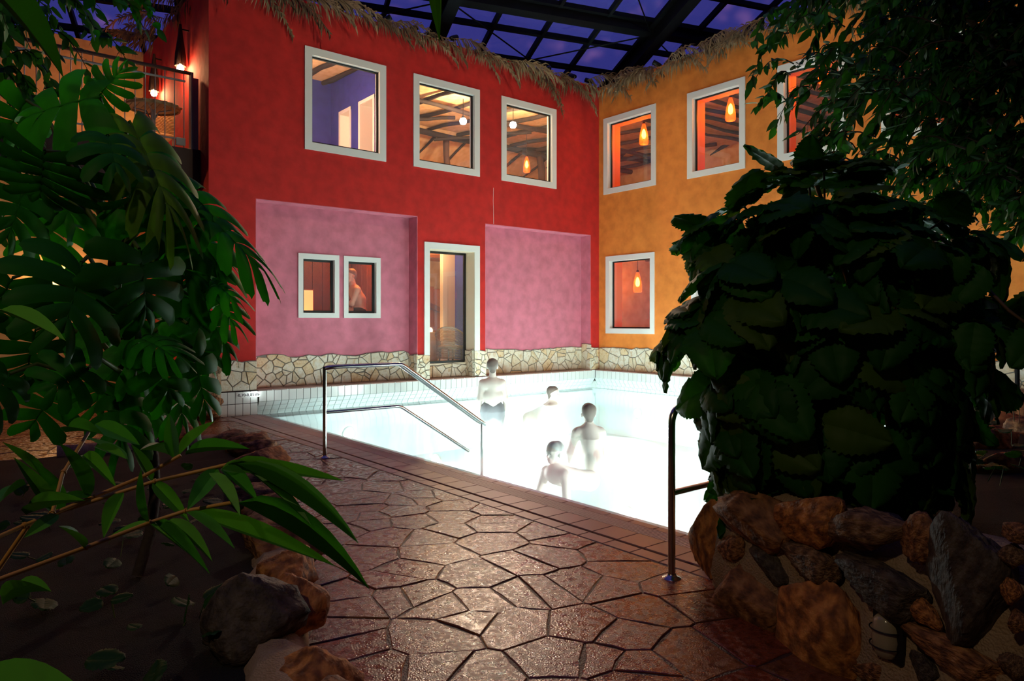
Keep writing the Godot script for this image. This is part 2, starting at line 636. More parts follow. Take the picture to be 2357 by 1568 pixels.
	mat("orange_inside", Color(0.95, 0.50, 0.14), 0.8)
	mat("floor_inside", Color(0.72, 0.60, 0.46), 0.5)
	mat("bulb_warm", Color(1, 0.9, 0.75), 0.4, {glow = Color(1.0, 0.87, 0.68), glow_x = 60.0})
	mat("bulb_white", Color(1, 0.95, 0.85), 0.4, {glow = Color(1.0, 0.93, 0.82), glow_x = 130.0})
	mat("downlight", Color(1, 0.95, 0.85), 0.4, {glow = Color(1.0, 0.86, 0.62), glow_x = 4.0})
	mat("pool_lens", Color(1, 1, 1), 0.3, {glow = Color(0.95, 1.0, 1.0), glow_x = 14.0})
	mat("pendant_glass", Color(1.0, 0.40, 0.10), 0.4, {glow = Color(1.0, 0.33, 0.06), glow_x = 1.3, alpha = 0.6})
	mat("pendant_core", Color(1.0, 0.8, 0.4), 0.4, {glow = Color(1.0, 0.72, 0.28), glow_x = 22.0})
	mat("pot_glow", Color(1.0, 0.8, 0.5), 0.6, {glow = Color(1.0, 0.62, 0.28), glow_x = 0.9})
	mat("lit_panel", Color(1.0, 0.88, 0.66), 0.6, {glow = Color(1.0, 0.80, 0.50), glow_x = 0.85})
	mat("skin", Color(0.80, 0.58, 0.46), 0.55)
	mat("skin_pale", Color(0.95, 0.90, 0.86), 0.55)
	mat("skin_fair", Color(0.88, 0.74, 0.65), 0.55)
	mat("hair_dark", Color(0.22, 0.17, 0.14), 0.6)
	mat("hair_grey", Color(0.50, 0.45, 0.42), 0.6)
	mat("swim_dark", Color(0.10, 0.10, 0.14), 0.6)
	mat("swim_grey", Color(0.52, 0.53, 0.55), 0.6)
	mat("lettering", Color(0.06, 0.06, 0.06), 0.6)
	var leaf := {bush_0 = Color(0.10, 0.29, 0.07), bush_1 = Color(0.14, 0.34, 0.08), bush_2 = Color(0.24, 0.35, 0.09), monstera_0 = Color(0.10, 0.36, 0.06), monstera_1 = Color(0.13, 0.44, 0.06), monstera_2 = Color(0.27, 0.42, 0.09),
		ficus_0 = Color(0.11, 0.27, 0.09), ficus_1 = Color(0.15, 0.33, 0.12), bamboo_0 = Color(0.18, 0.42, 0.09), bamboo_1 = Color(0.24, 0.46, 0.12), cover_0 = Color(0.10, 0.24, 0.08)}
	for k in leaf:
		var c: Color = leaf[k]
		mat("leaf_" + k, c, 0.55, {back = Color(c.r, c.g, c.b * 0.4), spec = 0.25 if k.begins_with("bush") or k.begins_with("monstera") else 0.35})
	mat("stem_green", Color(0.30, 0.38, 0.14), 0.6)
	mat("stem_brown", Color(0.36, 0.27, 0.15), 0.7)
	mat("cane", Color(0.74, 0.54, 0.24), 0.5)
	mat("bark", Color(0.25, 0.20, 0.16), 0.85, {bump = T.grain, bump_cm = 1.0})


func structure() -> void:
	# ---- the red facade with two pink niches, a glazed door and three upper windows
	var w := thing("wall_left", "red plastered facade with two pink niches above the pool", "wall", Vector3(3.31, 0, -11.55), "", "structure")
	var win := [[4.86, 6.41], [6.99, 8.54], [9.10, 10.64]]
	var holes := []
	for a in win: holes.append([a[0] + 0.118, a[1] - 0.118, 4.548, 6.062])
	holes.append([7.338, 8.422, 0.30, 2.908])
	holes.append([4.04, 7.09, 0.30, 3.50])
	holes.append([8.69, 11.73, 0.30, 3.50])
	var mb := MB.new()
	wall_with(mb, RED, 3.31, 12.4, 0.376, 6.95, 0.14, holes)
	part(mb, "plaster", M.red_plaster, w)
	var niche := Transform3D(Basis(), Vector3(0, 0, -11.85))
	for a in [[4.04, 7.09, [[4.946, 5.554, 1.646, 2.614], [5.796, 6.384, 1.646, 2.614]]], [8.69, 11.73, []]]:
		mb = MB.new()
		wall_with(mb, niche, a[0] - 0.1, a[1] + 0.1, 0.3, 3.6, 0.13, a[2])
		mb.span(Vector3(a[0], 3.488, -11.85), Vector3(a[1], 3.5, -11.552))
		mb.span(Vector3(a[0], 0.38, -11.85), Vector3(a[0] + 0.012, 3.5, -11.552))
		mb.span(Vector3(a[1] - 0.012, 0.38, -11.85), Vector3(a[1], 3.5, -11.552))
		tag(part(mb, "niche", M.pink_plaster, w), "pink plastered niche")
	mb = MB.new()
	mb.tube([Vector3(8.905, 3.51, -11.549), Vector3(8.90, 3.8, -11.549), Vector3(8.893, 4.0, -11.549), Vector3(8.9, 4.25, -11.549)], 0.0035, 5)
	part(mb, "wire", M.white_paint, w)
	# ---- the orange facade
	var o := thing("wall_right", "orange plastered facade with two rows of white framed windows", "wall", Vector3(12, 0, -11.55), "", "structure")
	var up := [[-11.39, -9.86], [-9.04, -7.70], [-7.03, -5.77], [-5.19, -3.99]]
	var low := [[-11.32, -9.90], [-8.94, -7.55], [-6.9, -5.6], [-5.3, -4.1]]
	holes = []
	for a in up: holes.append([a[0] + 0.113, a[1] - 0.113, 4.543, 6.067])
	for a in low: holes.append([a[0] + 0.103, a[1] - 0.103, 1.338, 2.897])
	mb = MB.new()
	wall_with(mb, ORANGE, -11.55, 2.0, 0.376, 6.95, 0.4, holes)
	part(mb, "plaster", M.orange_plaster, o)
	# ---- windows
	var said := ["white framed upper window onto a blue room, leftmost in the red facade", "white framed upper window showing log rafters, middle of the red facade", "white framed upper window beside the corner in the red facade"]
	for i in 3:
		window("window_%d" % (i + 1), RED, win[i][0], win[i][1], 4.43, 6.18, 0.13, 0.06, M.white_paint, said[i])
	window("window_4", niche, 4.87, 5.63, 1.57, 2.69, 0.088, 0.07, M.white_paint, "small white framed window in the pink niche, lit panel inside")
	window("window_5", niche, 5.72, 6.46, 1.57, 2.69, 0.088, 0.07, M.white_paint, "small white framed window in the pink niche, bare-backed person inside")
	said = ["white framed upper window nearest the corner in the orange facade", "white framed upper window with orange pendant, second from the corner", "white framed upper window half hidden by the fig tree branches", "white framed upper window behind the dark fig tree crown"]
	for i in 4:
		window("window_%d" % (i + 6), ORANGE, up[i][0], up[i][1], 4.43, 6.18, 0.125, 0.1, M.orange_inside, said[i])
	said = ["white framed lower window with glowing pendant, beside the corner of the orange facade", "white framed lower window mostly hidden behind the large bush", "white framed lower window behind the middle of the bush", "white framed lower window seen past the right side of the bush"]
	for i in 4:
		window("window_%d" % (i + 10), ORANGE, low[i][0], low[i][1], 1.235, 3.0, 0.115, 0.1, M.orange_inside, said[i])
	# ---- the glazed door
	var d := thing("door_1", "tall glazed door in a white frame between the pink niches", "door", Vector3(7.88, 0.66, -11.55), "", "structure")
	mb = MB.new()
	mb.span(Vector3(7.23, 0.86, -11.55), Vector3(7.35, 2.90, -11.525))
	mb.span(Vector3(8.41, 0.86, -11.55), Vector3(8.54, 2.90, -11.525))
	mb.span(Vector3(7.23, 2.90, -11.55), Vector3(8.54, 3.027, -11.525))
	part(mb, "trim", M.white_paint, d)
	mb = MB.new()
	mb.span(Vector3(7.335, 0.86, -11.93), Vector3(7.352, 2.9, -11.54))
	mb.span(Vector3(8.408, 0.86, -11.93), Vector3(8.425, 2.9, -11.54))
	mb.span(Vector3(7.335, 2.895, -11.93), Vector3(8.425, 2.91, -11.54))
	part(mb, "reveal", M.cream, d)
	mb = MB.new()
	sash(mb, Transform3D(Basis(), Vector3(0, 0, -11.85)), 7.352, 8.408, 0.68, 2.895, 0.045, 0.05)
	var leaf := part(mb, "sash", M.black_frame, d)
	mb = MB.new()
	mb.span(Vector3(7.38, 0.70, -11.853), Vector3(8.38, 2.87, -11.847))
	part(mb, "pane", M.glass, leaf)
	mb = MB.new()
	mb.span(Vector3(7.352, 0.64, -11.95), Vector3(8.408, 0.68, -11.80), 0.004)
	part(mb, "sill", M.cream, d)
	plinths()
	# ---- hall shell behind and beside the camera, back wing on the left
	mb = MB.new()
	mb.span(Vector3(-5.2, -0.3, 5.0), Vector3(19, 13.5, 5.2))
	tag(single(mb, "wall_back", M.dark_plaster, "dark wall of the hall behind the viewer", "wall"), "", "", "", "structure")
	mb = MB.new()
	mb.span(Vector3(-5.2, -0.3, -17), Vector3(-5.0, 13.5, 5.0))
	tag(single(mb, "wall_far_left", M.dark_plaster, "dark wall of the hall beyond the left plants", "wall"), "", "", "", "structure")
	mb = MB.new()
	mb.span(Vector3(18.1, -0.3, -19.5), Vector3(18.3, 6.9, 5.0))
	tag(single(mb, "wall_far_right", M.dark_plaster, "dark outer wall behind the orange building", "wall"), "", "", "", "structure")
	mb = MB.new()
	mb.span(Vector3(-5.0, -0.3, -16.2), Vector3(3.31, 7.0, -16.0))
	tag(single(mb, "wall_terrace", M.beige_plaster, "beige wall at the back of the upper terrace", "wall"), "", "", "", "structure")
	mb = MB.new()
	mb.span(Vector3(3.31, -0.3, -16.0), Vector3(3.71, 6.95, -11.691))
	tag(single(mb, "wall_terrace_side", M.red_plaster, "red side wall of the terrace carrying the two cone lamps", "wall"), "", "", "", "structure")
	fringe()


func window(called: String, xf: Transform3D, u0: float, u1: float, y0: float, y1: float, fw: float, deep: float, inner: Material, label: String) -> void:
	var w := thing(called, label, "window", xf * Vector3((u0 + u1) * 0.5, y0, 0), "", "structure")
	var mb := MB.new()
	ibox(mb, xf, Vector3(u0, y0, 0), Vector3(u0 + fw, y1, 0.024))
	ibox(mb, xf, Vector3(u1 - fw, y0, 0), Vector3(u1, y1, 0.024))
	ibox(mb, xf, Vector3(u0 + fw, y0, 0), Vector3(u1 - fw, y0 + fw, 0.024))
	ibox(mb, xf, Vector3(u0 + fw, y1 - fw, 0), Vector3(u1 - fw, y1, 0.024))
	part(mb, "trim", M.white_paint, w)
	var a := u0 + fw
	var b := u1 - fw
	var c := y0 + fw
	var d := y1 - fw
	for r in [["reveal", M.white_paint, 0.01, -deep], ["inner_reveal", inner, -deep, -0.145 if inner == M.white_paint else -0.41]]:
		mb = MB.new()
		ibox(mb, xf, Vector3(a - 0.012, c - 0.012, r[3]), Vector3(a + 0.003, d + 0.012, r[2]))
		ibox(mb, xf, Vector3(b - 0.003, c - 0.012, r[3]), Vector3(b + 0.012, d + 0.012, r[2]))
		ibox(mb, xf, Vector3(a, c - 0.012, r[3]), Vector3(b, c + 0.003, r[2]))
		ibox(mb, xf, Vector3(a, d - 0.003, r[3]), Vector3(b, d + 0.012, r[2]))
		part(mb, r[0], r[1], w)
	mb = MB.new()
	sash(mb, xf * Transform3D(Basis(), Vector3(0, 0, -deep)), a + 0.003, b - 0.003, c + 0.003, d - 0.003, 0.03 if fw > 0.1 else 0.04, 0.04)
	var frame := part(mb, "sash", M.black_frame, w)
	mb = MB.new()
	ibox(mb, xf, Vector3(a + 0.02, c + 0.02, -deep - 0.004), Vector3(b - 0.02, d - 0.02, -deep + 0.002))
	part(mb, "pane", M.glass, frame)


func sash(mb: MB, xf: Transform3D, u0: float, u1: float, y0: float, y1: float, w: float, t: float) -> void:
	ibox(mb, xf, Vector3(u0, y0, -t * 0.5), Vector3(u0 + w, y1, t * 0.5), 0.004)
	ibox(mb, xf, Vector3(u1 - w, y0, -t * 0.5), Vector3(u1, y1, t * 0.5), 0.004)
	ibox(mb, xf, Vector3(u0 + w, y0, -t * 0.5), Vector3(u1 - w, y0 + w, t * 0.5), 0.004)
	ibox(mb, xf, Vector3(u0 + w, y1 - w, -t * 0.5), Vector3(u1 - w, y1, t * 0.5), 0.004)


# One stretch of crazy-paved plinth: stones as pieces on a mortar backing with a wavy top edge.
func plinth_run(parent: Node, xf: Transform3D, u0: float, u1: float, y0: float, top: float, big: int, small: int, seed_: int, gap := 0.014) -> void:
	rng.seed = seed_
	var f := FastNoiseLite.new()
	f.seed = seed_ + 3; f.frequency = 0.9
	var under := PackedVector2Array([Vector2(u0 + 0.003, y0 + 0.003)])
	var back := PackedVector2Array([Vector2(u0, y0)])
	under.append(Vector2(u1 - 0.003, y0 + 0.003)); back.append(Vector2(u1, y0))
	var steps := maxi(2, int((u1 - u0) / 0.11))
	for i in steps + 1:
		var u := lerpf(u1, u0, float(i) / steps)
		var y := top + 0.07 * f.get_noise_1d(u * 1.6) + 0.03 * f.get_noise_1d(u * 6.0 + 50.0)
		under.append(Vector2(clampf(u, u0 + 0.003, u1 - 0.003), y - 0.012)); back.append(Vector2(u, y))
	var mb := MB.new()
	for i in range(2, back.size() - 1):
		var p0 := back[i]
		var p1 := back[i + 1]
		var z := 0.012
		mb.quad(xf * Vector3(p1.x, y0, z), xf * Vector3(p0.x, y0, z), xf * Vector3(p0.x, p0.y, z), xf * Vector3(p1.x, p1.y, z))
		mb.quad(xf * Vector3(p1.x, p1.y, z), xf * Vector3(p0.x, p0.y, z), xf * Vector3(p0.x, p0.y, 0), xf * Vector3(p1.x, p1.y, 0))
	part(mb, "mortar", M.mortar_plinth, parent)
	var area := Rect2(u0, y0, u1 - u0, top + 0.08 - y0)
	var num := 0
	for poly in cells(area, scatter(area, big, small), gap):
		for cut in Geometry2D.intersect_polygons(poly, under):
			if area_of(cut) < 0.0015 or cut.size() < 3:
				continue
			mb = MB.new()
			mb.prism(cut, xf, 0.026 + rng.randf() * 0.008, 0.005)
			part(mb, "stone", M["quartzite_%d" % [0, 0, 1, 2, 2, 3][rng.randi() % 6]], parent)
			num += 1


func plinths() -> void:
	var p := thing("wall_base_left", "crazy-paved pale stone plinth along the foot of the red facade", "plinth", Vector3(3.47, 0.4, -11.55), "", "structure")
	plinth_run(p, RED, 3.45, 4.05, 0.40, 0.87, 8, 4, 31)
	plinth_run(p, Transform3D(Basis(), Vector3(0, 0, -11.85)), 4.05, 7.08, 0.40, 0.92, 22, 58, 32)
	plinth_run(p, Transform3D(Basis(Vector3(0, 0, 1), Vector3.UP, Vector3(-1, 0, 0)), Vector3(7.08, 0, 0)), -11.82, -11.52, 0.40, 0.90, 4, 8, 33)
	plinth_run(p, RED, 7.06, 7.35, 0.40, 0.87, 5, 8, 34)
	plinth_run(p, Transform3D(Basis(), Vector3(0, 0, -11.80)), 7.352, 8.408, 0.40, 0.635, 6, 5, 35)
	plinth_run(p, Transform3D(Basis(Vector3(0, 0, 1), Vector3.UP, Vector3(-1, 0, 0)), Vector3(8.408, 0, 0)), -11.83, -11.55, 0.40, 0.92, 5, 6, 36)
	plinth_run(p, RED, 8.40, 8.70, 0.40, 0.92, 4, 10, 37)
	plinth_run(p, Transform3D(Basis(), Vector3(0, 0, -11.85)), 8.70, 11.72, 0.40, 0.92, 20, 40, 38)
	plinth_run(p, Transform3D(Basis(Vector3(0, 0, 1), Vector3.UP, Vector3(-1, 0, 0)), Vector3(11.72, 0, 0)), -11.82, -11.52, 0.40, 0.99, 4, 4, 39)
	plinth_run(p, RED, 11.72, 11.97, 0.40, 0.94, 5, 5, 40)
	p = thing("wall_base_right", "crazy-paved pale stone plinth along the foot of the orange facade", "plinth", Vector3(12, 0.4, -11.5), "", "structure")
	plinth_run(p, ORANGE, -11.52, -1.0, 0.38, 0.92, 74, 110, 41)


# Dry palm fronds laid along the wall tops.
func frond(seed_: int, dirn: Vector3, down: Vector3, length: float, drop: float) -> MB:
	var r := RandomNumberGenerator.new()
	r.seed = seed_
	var mb := MB.new()
	var spine := []
	for i in 9:
		var t := i / 8.0
		spine.append(dirn * (t * length) + Vector3.UP * (0.10 * sin(t * 2.6) - 0.30 * t * t * t) * length + down * 0.0)
	mb.tube(spine, 0.007, 5)
	var out := down
	for i in 26:
		var t := 0.04 + 0.96 * i / 25.0
		var k := minf(t * 8.0, 7.999)
		var at: Vector3 = spine[int(k)].lerp(spine[int(k) + 1], k - int(k))
		for side in 2:
			var l := drop * (0.55 + 0.6 * r.randf()) * (1.0 - 0.45 * t)
			var d := (Vector3.DOWN * (0.75 + 0.35 * r.randf()) + dirn * (0.15 + 0.75 * t + 0.25 * r.randfn()) + out * (0.22 + 0.25 * r.randf()) * (1.0 if side == 0 else 0.5))
			if side == 1 and r.randf() < 0.45:
				d = Vector3.UP * (0.05 + 0.3 * r.randf()) + dirn * (0.6 + 0.5 * r.randf()) + out * (r.randf() * 0.7 - 0.5)
				l *= 0.55
			d = d.normalized()
			var wv := d.cross(out.rotated(Vector3.UP, r.randfn() * 0.7)).normalized() * (0.010 + 0.008 * r.randf())
			var p0 := at
			var p1: Vector3 = at + d * l * 0.5 + out * 0.02
			var p2: Vector3 = at + (d + Vector3.DOWN * 0.35).normalized() * l + out * 0.03 * r.randfn()
			mb.quad(p0 - wv * 0.5, p0 + wv * 0.5, p1 + wv, p1 - wv)
			mb.tri(p1 - wv, p1 + wv, p2)
	return mb


func fringe() -> void:
	var shapes := []
	var a := thing("palm_fringe", "fringe of dry palm fronds along the top of the red facade", "palm fringe", Vector3(3.3, 6.9, -11.5))
	var b := thing("palm_fringe", "fringe of dry palm fronds along the top of the orange facade", "palm fringe", Vector3(12, 6.9, -11.5))
	var c := thing("palm_fringe", "fringe of dry palm fronds along the top of the terrace side wall", "palm fringe", Vector3(3.3, 6.9, -12))
	rng.seed = 77
	for i in 7:
		shapes.append([frond(100 + i, Vector3(1, 0, 0), Vector3(0, 0, 1), 0.95, 0.38 + 0.07 * (i % 3)).mesh(), frond(120 + i, Vector3(0, 0, -1 if i % 3 == 0 else 1), Vector3(-1, 0, 0), 0.95, 0.36 + 0.07 * (i % 3)).mesh()])
	for i in 30:
		var x := 3.25 + 8.6 * i / 30.0 + rng.randfn() * 0.05
		var o := piece(shapes[rng.randi() % 7][0], "frond", M.palm_dry if rng.randf() < 0.65 else M.palm_dry_dark, a)
		o.transform = Transform3D(Basis(Vector3(0, 0, 1), -0.12 + rng.randfn() * 0.22) * Basis(Vector3(0, 1, 0), rng.randfn() * 0.15), Vector3(x, 6.93 + rng.randfn() * 0.035, -11.50 + rng.randf() * 0.05) - a.position)
	for i in 44:
		var z := -11.6 + 8.8 * i / 44.0 + rng.randfn() * 0.05
		var o := piece(shapes[rng.randi() % 7][1], "frond", M.palm_dry if rng.randf() < 0.65 else M.palm_dry_dark, b)
		o.transform = Transform3D(Basis(Vector3(1, 0, 0), rng.randfn() * 0.2) * Basis(Vector3(0, 1, 0), rng.randfn() * 0.15), Vector3(11.94 - rng.randf() * 0.05, 6.93 + rng.randfn() * 0.035, z) - b.position)
	for i in 18:
		var z := -11.6 - 4.2 * i / 18.0
		var o := piece(shapes[rng.randi() % 7][1], "frond", M.palm_dry_dark if rng.randf() < 0.6 else M.palm_dry, c)
		o.transform = Transform3D(Basis(Vector3(1, 0, 0), 0.25 + rng.randfn() * 0.25) * Basis(Vector3(0, 1, 0), 0.4 + rng.randfn() * 0.3), Vector3(3.26 - rng.randf() * 0.1, 6.98 + rng.randfn() * 0.04, z) - c.position)


func roof() -> void:
	var e1 := Vector3(0.9519, 0, 0.3063)
	var e2 := Vector3(0.2951, -0.2681, -0.9171)
	var nn := Vector3(0.0821, 0.9634, -0.2552)
	var a0 := Vector3(12, 7.9, -11.55)
	var at := func(u: float, v: float, h: float) -> Vector3: return a0 + e1 * u + e2 * v + nn * h
	var r := thing("ceiling", "glazed hall roof of dark steel bars under a dusk sky", "roof", a0, "", "structure")
	var mb := MB.new()
	var us := []
	var vs := []
	for i in 24: us.append(-0.36 + 1.166 * (i - 15))
	for j in 24: vs.append(0.81 + 0.99 * (j - 19))
	for u in us:
		mb = MB.new()
		mb.beam(at.call(u, vs[0], -0.05), at.call(u, vs[-1], -0.05), 0.075, 0.13, nn)
		part(mb, "rafter_bar", M.steel_dark, r)
	for v in vs:
		mb = MB.new()
		mb.beam(at.call(us[0], v, -0.05), at.call(us[-1], v, -0.05), 0.075, 0.12, nn)
		part(mb, "cross_bar", M.steel_dark, r)
	# deep main rafters, girders and wind bracing below the glazing
	for u in [-15.2, -8.8, -3.95, 0.75, 5.4]:
		mb = MB.new()
		for h in [-0.22, -0.62]:
			mb.beam(at.call(u, vs[0], h), at.call(u, vs[-1], h), 0.26, 0.03, nn)
		mb.beam(at.call(u, vs[0], -0.42), at.call(u, vs[-1], -0.42), 0.03, 0.38, nn)
		part(mb, "main_rafter", M.steel_dark, r)
	for v in [-1.02, -6.0, -11.0]:
		mb = MB.new()
		mb.beam(at.call(us[0], v, -0.2), at.call(us[-1], v, -0.2), 0.2, 0.22, nn)
		part(mb, "girder", M.steel_dark, r)
	for s in [[-3.95, 0.75, -1.02, 1.9], [0.75, 5.4, -1.02, 1.9], [-8.8, -3.95, -1.02, 1.9], [-3.95, 0.75, -6.0, -1.02]]:
		for k in 2:
			mb = MB.new()
			mb.tube([at.call(s[k], s[2], -0.3), at.call(s[1 - k], s[3], -0.3)], 0.016, 6)
			part(mb, "bracing_rod", M.steel_dark, r)
	# panes: those in view one by one, the rest of the glazing together
	var pane := MB.new()
	pane.box(Vector3.ZERO, Vector3(1.13, 0.012, 0.955))
	var shared := pane.mesh()
	var rest := MB.new()
	for i in us.size() - 1:
		for j in vs.size() - 1:
			var c: Vector3 = at.call((us[i] + us[i + 1]) * 0.5, (vs[j] + vs[j + 1]) * 0.5, 0.02)
			if i >= 6 and i <= 18 and j >= 13 and j <= 20:
				piece(shared, "pane", M.roof_glass, r, Transform3D(Basis(e1, nn, -e2), c - a0))
			else:
				rest.box(c, Vector3(1.13, 0.012, 0.955), Basis(e1, nn, -e2))
	part(rest, "further_panes", M.roof_glass, r, "stuff")


func tile_row(parent: Node, shape: Mesh, m: Material, from: Vector3, step: Vector3, count: int, turn: Basis, called := "tile") -> void:
	for i in count:
		piece(shape, called, m, parent, Transform3D(turn, from + step * (i + 0.5) - parent.position))


func pool() -> void:
	# ---- the basin with steps along the near side
	var p := thing("pool", "white tiled swimming pool with steps along the near side", "pool", Vector3(4.11, -1.05, -11.7), "", "structure")
	var mb := MB.new()
	mb.span(Vector3(3.9, -1.25, -11.9), Vector3(12.1, -1.05, -2.2))
	part(mb, "basin_floor", M.basin_tile, p)
	mb = MB.new()
	mb.span(Vector3(3.9, -1.2, -11.9), Vector3(12.1, -0.05, -11.72))
	part(mb, "basin_wall", M.basin_tile, p)
	mb = MB.new()
	mb.span(Vector3(11.95, -1.2, -11.72), Vector3(12.1, -0.05, -2.2))
	part(mb, "basin_wall", M.basin_tile, p)
	mb = MB.new()
	mb.span(Vector3(3.9, -1.2, -2.63), Vector3(12.1, -0.03, -2.2))
	part(mb, "basin_wall", M.basin_tile, p)
	var y := -0.10
	var x := 4.11
	for i in 5:
		mb = MB.new()
		mb.span(Vector3(4.02, -1.05, -11.72), Vector3(x + 0.34, y, -2.63), 0.012)
		part(mb, "step", M.basin_tile, p)
		x += 0.34; y -= 0.13
	mb = MB.new()
	mb.quad(Vector3(4.10, -0.012, -2.62), Vector3(11.96, -0.012, -2.62), Vector3(11.96, -0.012, -11.73), Vector3(4.10, -0.012, -11.73))
	single(mb, "pool_water", M.water, "brightly lit clear pool water seen from the deck", "water", "", "stuff")
	for i in POOL_LAMPS.size():
		var a: Array = POOL_LAMPS[i]
		var l := thing("pool_lamp", ["round underwater lamp under the left pink niche", "round underwater lamp under the door of the red facade", "round underwater lamp near the corner of the orange facade", "round underwater lamp midway along the orange facade", "round underwater lamp at the bush end of the pool, near the steps", "round underwater lamp at the bush end of the pool, far from the steps", "round underwater lamp in the steps near the red facade", "round underwater lamp in the steps near the bush"][i], "lamp", a[0], "underwater lamps")
		var b := Basis(Quaternion(Vector3.UP, a[1]))
		var ring := MB.new()
		ring.lathe([Vector2(0.135, 0.0), Vector2(0.135, 0.02), Vector2(0.12, 0.028), Vector2(0.10, 0.028), Vector2(0.10, 0.0)], 20, Transform3D(b, Vector3.ZERO))
		piece(ring, "rim", M.white_paint, l)
		var lens := MB.new()
		lens.lathe([Vector2(0.10, 0.0), Vector2(0.10, 0.012), Vector2(0.07, 0.024), Vector2(0.0, 0.03)], 20, Transform3D(b, Vector3.ZERO))
		piece(lens, "lens", M.pool_lens, l)
	# ---- raised tiled rim below the red facade: upright row, undercut rows, coping
	var tall := MB.new(); tall.box(Vector3.ZERO, Vector3(0.119, 0.183, 0.012), Basis(), 0.003)
	var low := MB.new(); low.box(Vector3.ZERO, Vector3(0.119, 0.088, 0.012), Basis(), 0.003)
	var cope := MB.new(); cope.box(Vector3.ZERO, Vector3(0.242, 0.022, 0.36), Basis(), 0.006)
	var cope_n := MB.new(); cope_n.box(Vector3.ZERO, Vector3(0.242, 0.022, 0.19), Basis(), 0.006)
	var st := tall.mesh()
	var sl := low.mesh()
	var sc := cope.mesh()
	var scn := cope_n.mesh()
	var r := thing("pool_rim", "white tiled pool rim with red-brown coping below the red facade", "pool rim", Vector3(4.05, 0, -11.5), "", "structure")
	mb = MB.new()
	mb.span(Vector3(3.45, -0.1, -11.9), Vector3(12.1, 0.375, -11.72))
	mb.span(Vector3(3.45, 0.21, -11.72), Vector3(11.96, 0.375, -11.513))
	for k in 3:
		var za := [-11.52, -11.585, -11.66][k] as float
		var zb := [-11.585, -11.66, -11.73][k] as float
		mb.quad(Vector3(4.06, [0.13, 0.05, -0.03][k], zb), Vector3(11.96, [0.13, 0.05, -0.03][k], zb), Vector3(11.96, [0.21, 0.13, 0.05][k], za), Vector3(4.06, [0.21, 0.13, 0.05][k], za))
	mb.span(Vector3(3.45, -0.1, -11.75), Vector3(4.06, 0.395, -11.513))
	part(mb, "backing", M.grout, r)
	tile_row(r, st, M.white_tile, Vector3(4.075, 0.301, -11.507), Vector3(0.125, 0, 0), 62, Basis())
	var prof := [[0.208, -11.512], [0.130, -11.573], [0.050, -11.648], [-0.030, -11.716]]
	for k in 3:
		var a := Vector3(0, prof[k][0], prof[k][1])
		var b := Vector3(0, prof[k + 1][0], prof[k + 1][1])
		var up := (a - b).normalized()
		var out := Vector3(1, 0, 0).cross(up)
		tile_row(r, sl, M.white_tile, Vector3(4.075, (a.y + b.y) * 0.5, (a.z + b.z) * 0.5), Vector3(0.125, 0, 0), [62, 63, 63][k], Basis(Vector3(1, 0, 0), up, out).scaled_local(Vector3(1, a.distance_to(b) / 0.092, 1)))
	for yy in [0.29, 0.095]:
		tile_row(r, st, M.white_tile, Vector3(3.46, yy, -11.507), Vector3(0.119, 0, 0), 5, Basis().scaled(Vector3(0.95, 1.02, 1)))
	for s in [[4.05, 7.09], [8.70, 11.73]]:
		var cnt := int((s[1] - s[0]) / 0.25)
		tile_row(r, sc, M.coping_tile, Vector3(s[0], 0.389, -11.675), Vector3((s[1] - s[0]) / cnt, 0, 0), cnt, Basis(), "coping_tile")
	tile_row(r, sc, M.coping_tile, Vector3(7.35, 0.389, -11.672), Vector3(0.2645, 0, 0), 4, Basis(), "coping_tile")
	mb = MB.new()
	mb.span(Vector3(11.87, -0.03, -11.74), Vector3(11.97, 0.205, -11.575))
	part(mb, "corner_tile", M.white_tile, r)
	var sign_ := MB.new()
	sign_.span(Vector3(3.71, 0.285, -11.50), Vector3(4.10, 0.375, -11.494), 0.002)
	part(sign_, "depth_plate", M.white_tile, r)
	var font := SystemFont.new()
	font.font_names = PackedStringArray(["Droid Sans"])
	font.font_weight = 600
	var tm := TextMesh.new()
	tm.text = "-0,70-0,85 m-"
	tm.font = font
	tm.font_size = 64
	tm.pixel_size = 0.00095
	tm.depth = 0.003
	piece(tm, "lettering", M.lettering, r, Transform3D(Basis(), Vector3(3.905, 0.330, -11.4925) - r.position))
	# ---- the same rim below the orange facade, stepping forward towards the bush
	r = thing("pool_rim", "white tiled pool rim with red-brown coping below the orange facade", "pool rim", Vector3(11.83, 0, -11.5), "", "structure")
	mb = MB.new()
	mb.span(Vector3(11.843, 0.21, -11.72), Vector3(12.0, 0.375, -5.6))
	mb.span(Vector3(11.96, -0.1, -11.9), Vector3(12.1, 0.375, -2.2))
	mb.span(Vector3(11.163, -0.1, -5.6), Vector3(12.0, 0.375, -1.0))
	for k in 3:
		var xa := [11.85, 11.885, 11.93][k] as float
		var xb := [11.885, 11.93, 11.97][k] as float
		mb.quad(Vector3(xb, [0.13, 0.05, -0.03][k], -11.6), Vector3(xa, [0.21, 0.13, 0.05][k], -11.6), Vector3(xa, [0.21, 0.13, 0.05][k], -5.6), Vector3(xb, [0.13, 0.05, -0.03][k], -5.6))
	part(mb, "backing", M.grout, r)
	var q := Basis(Vector3(0, 0, 1), Vector3.UP, Vector3(-1, 0, 0))
	tile_row(r, st, M.white_tile, Vector3(11.837, 0.301, -11.5), Vector3(0, 0, 0.125), 47, q)
	prof = [[0.208, 11.842], [0.130, 11.875], [0.050, 11.917], [-0.030, 11.958]]
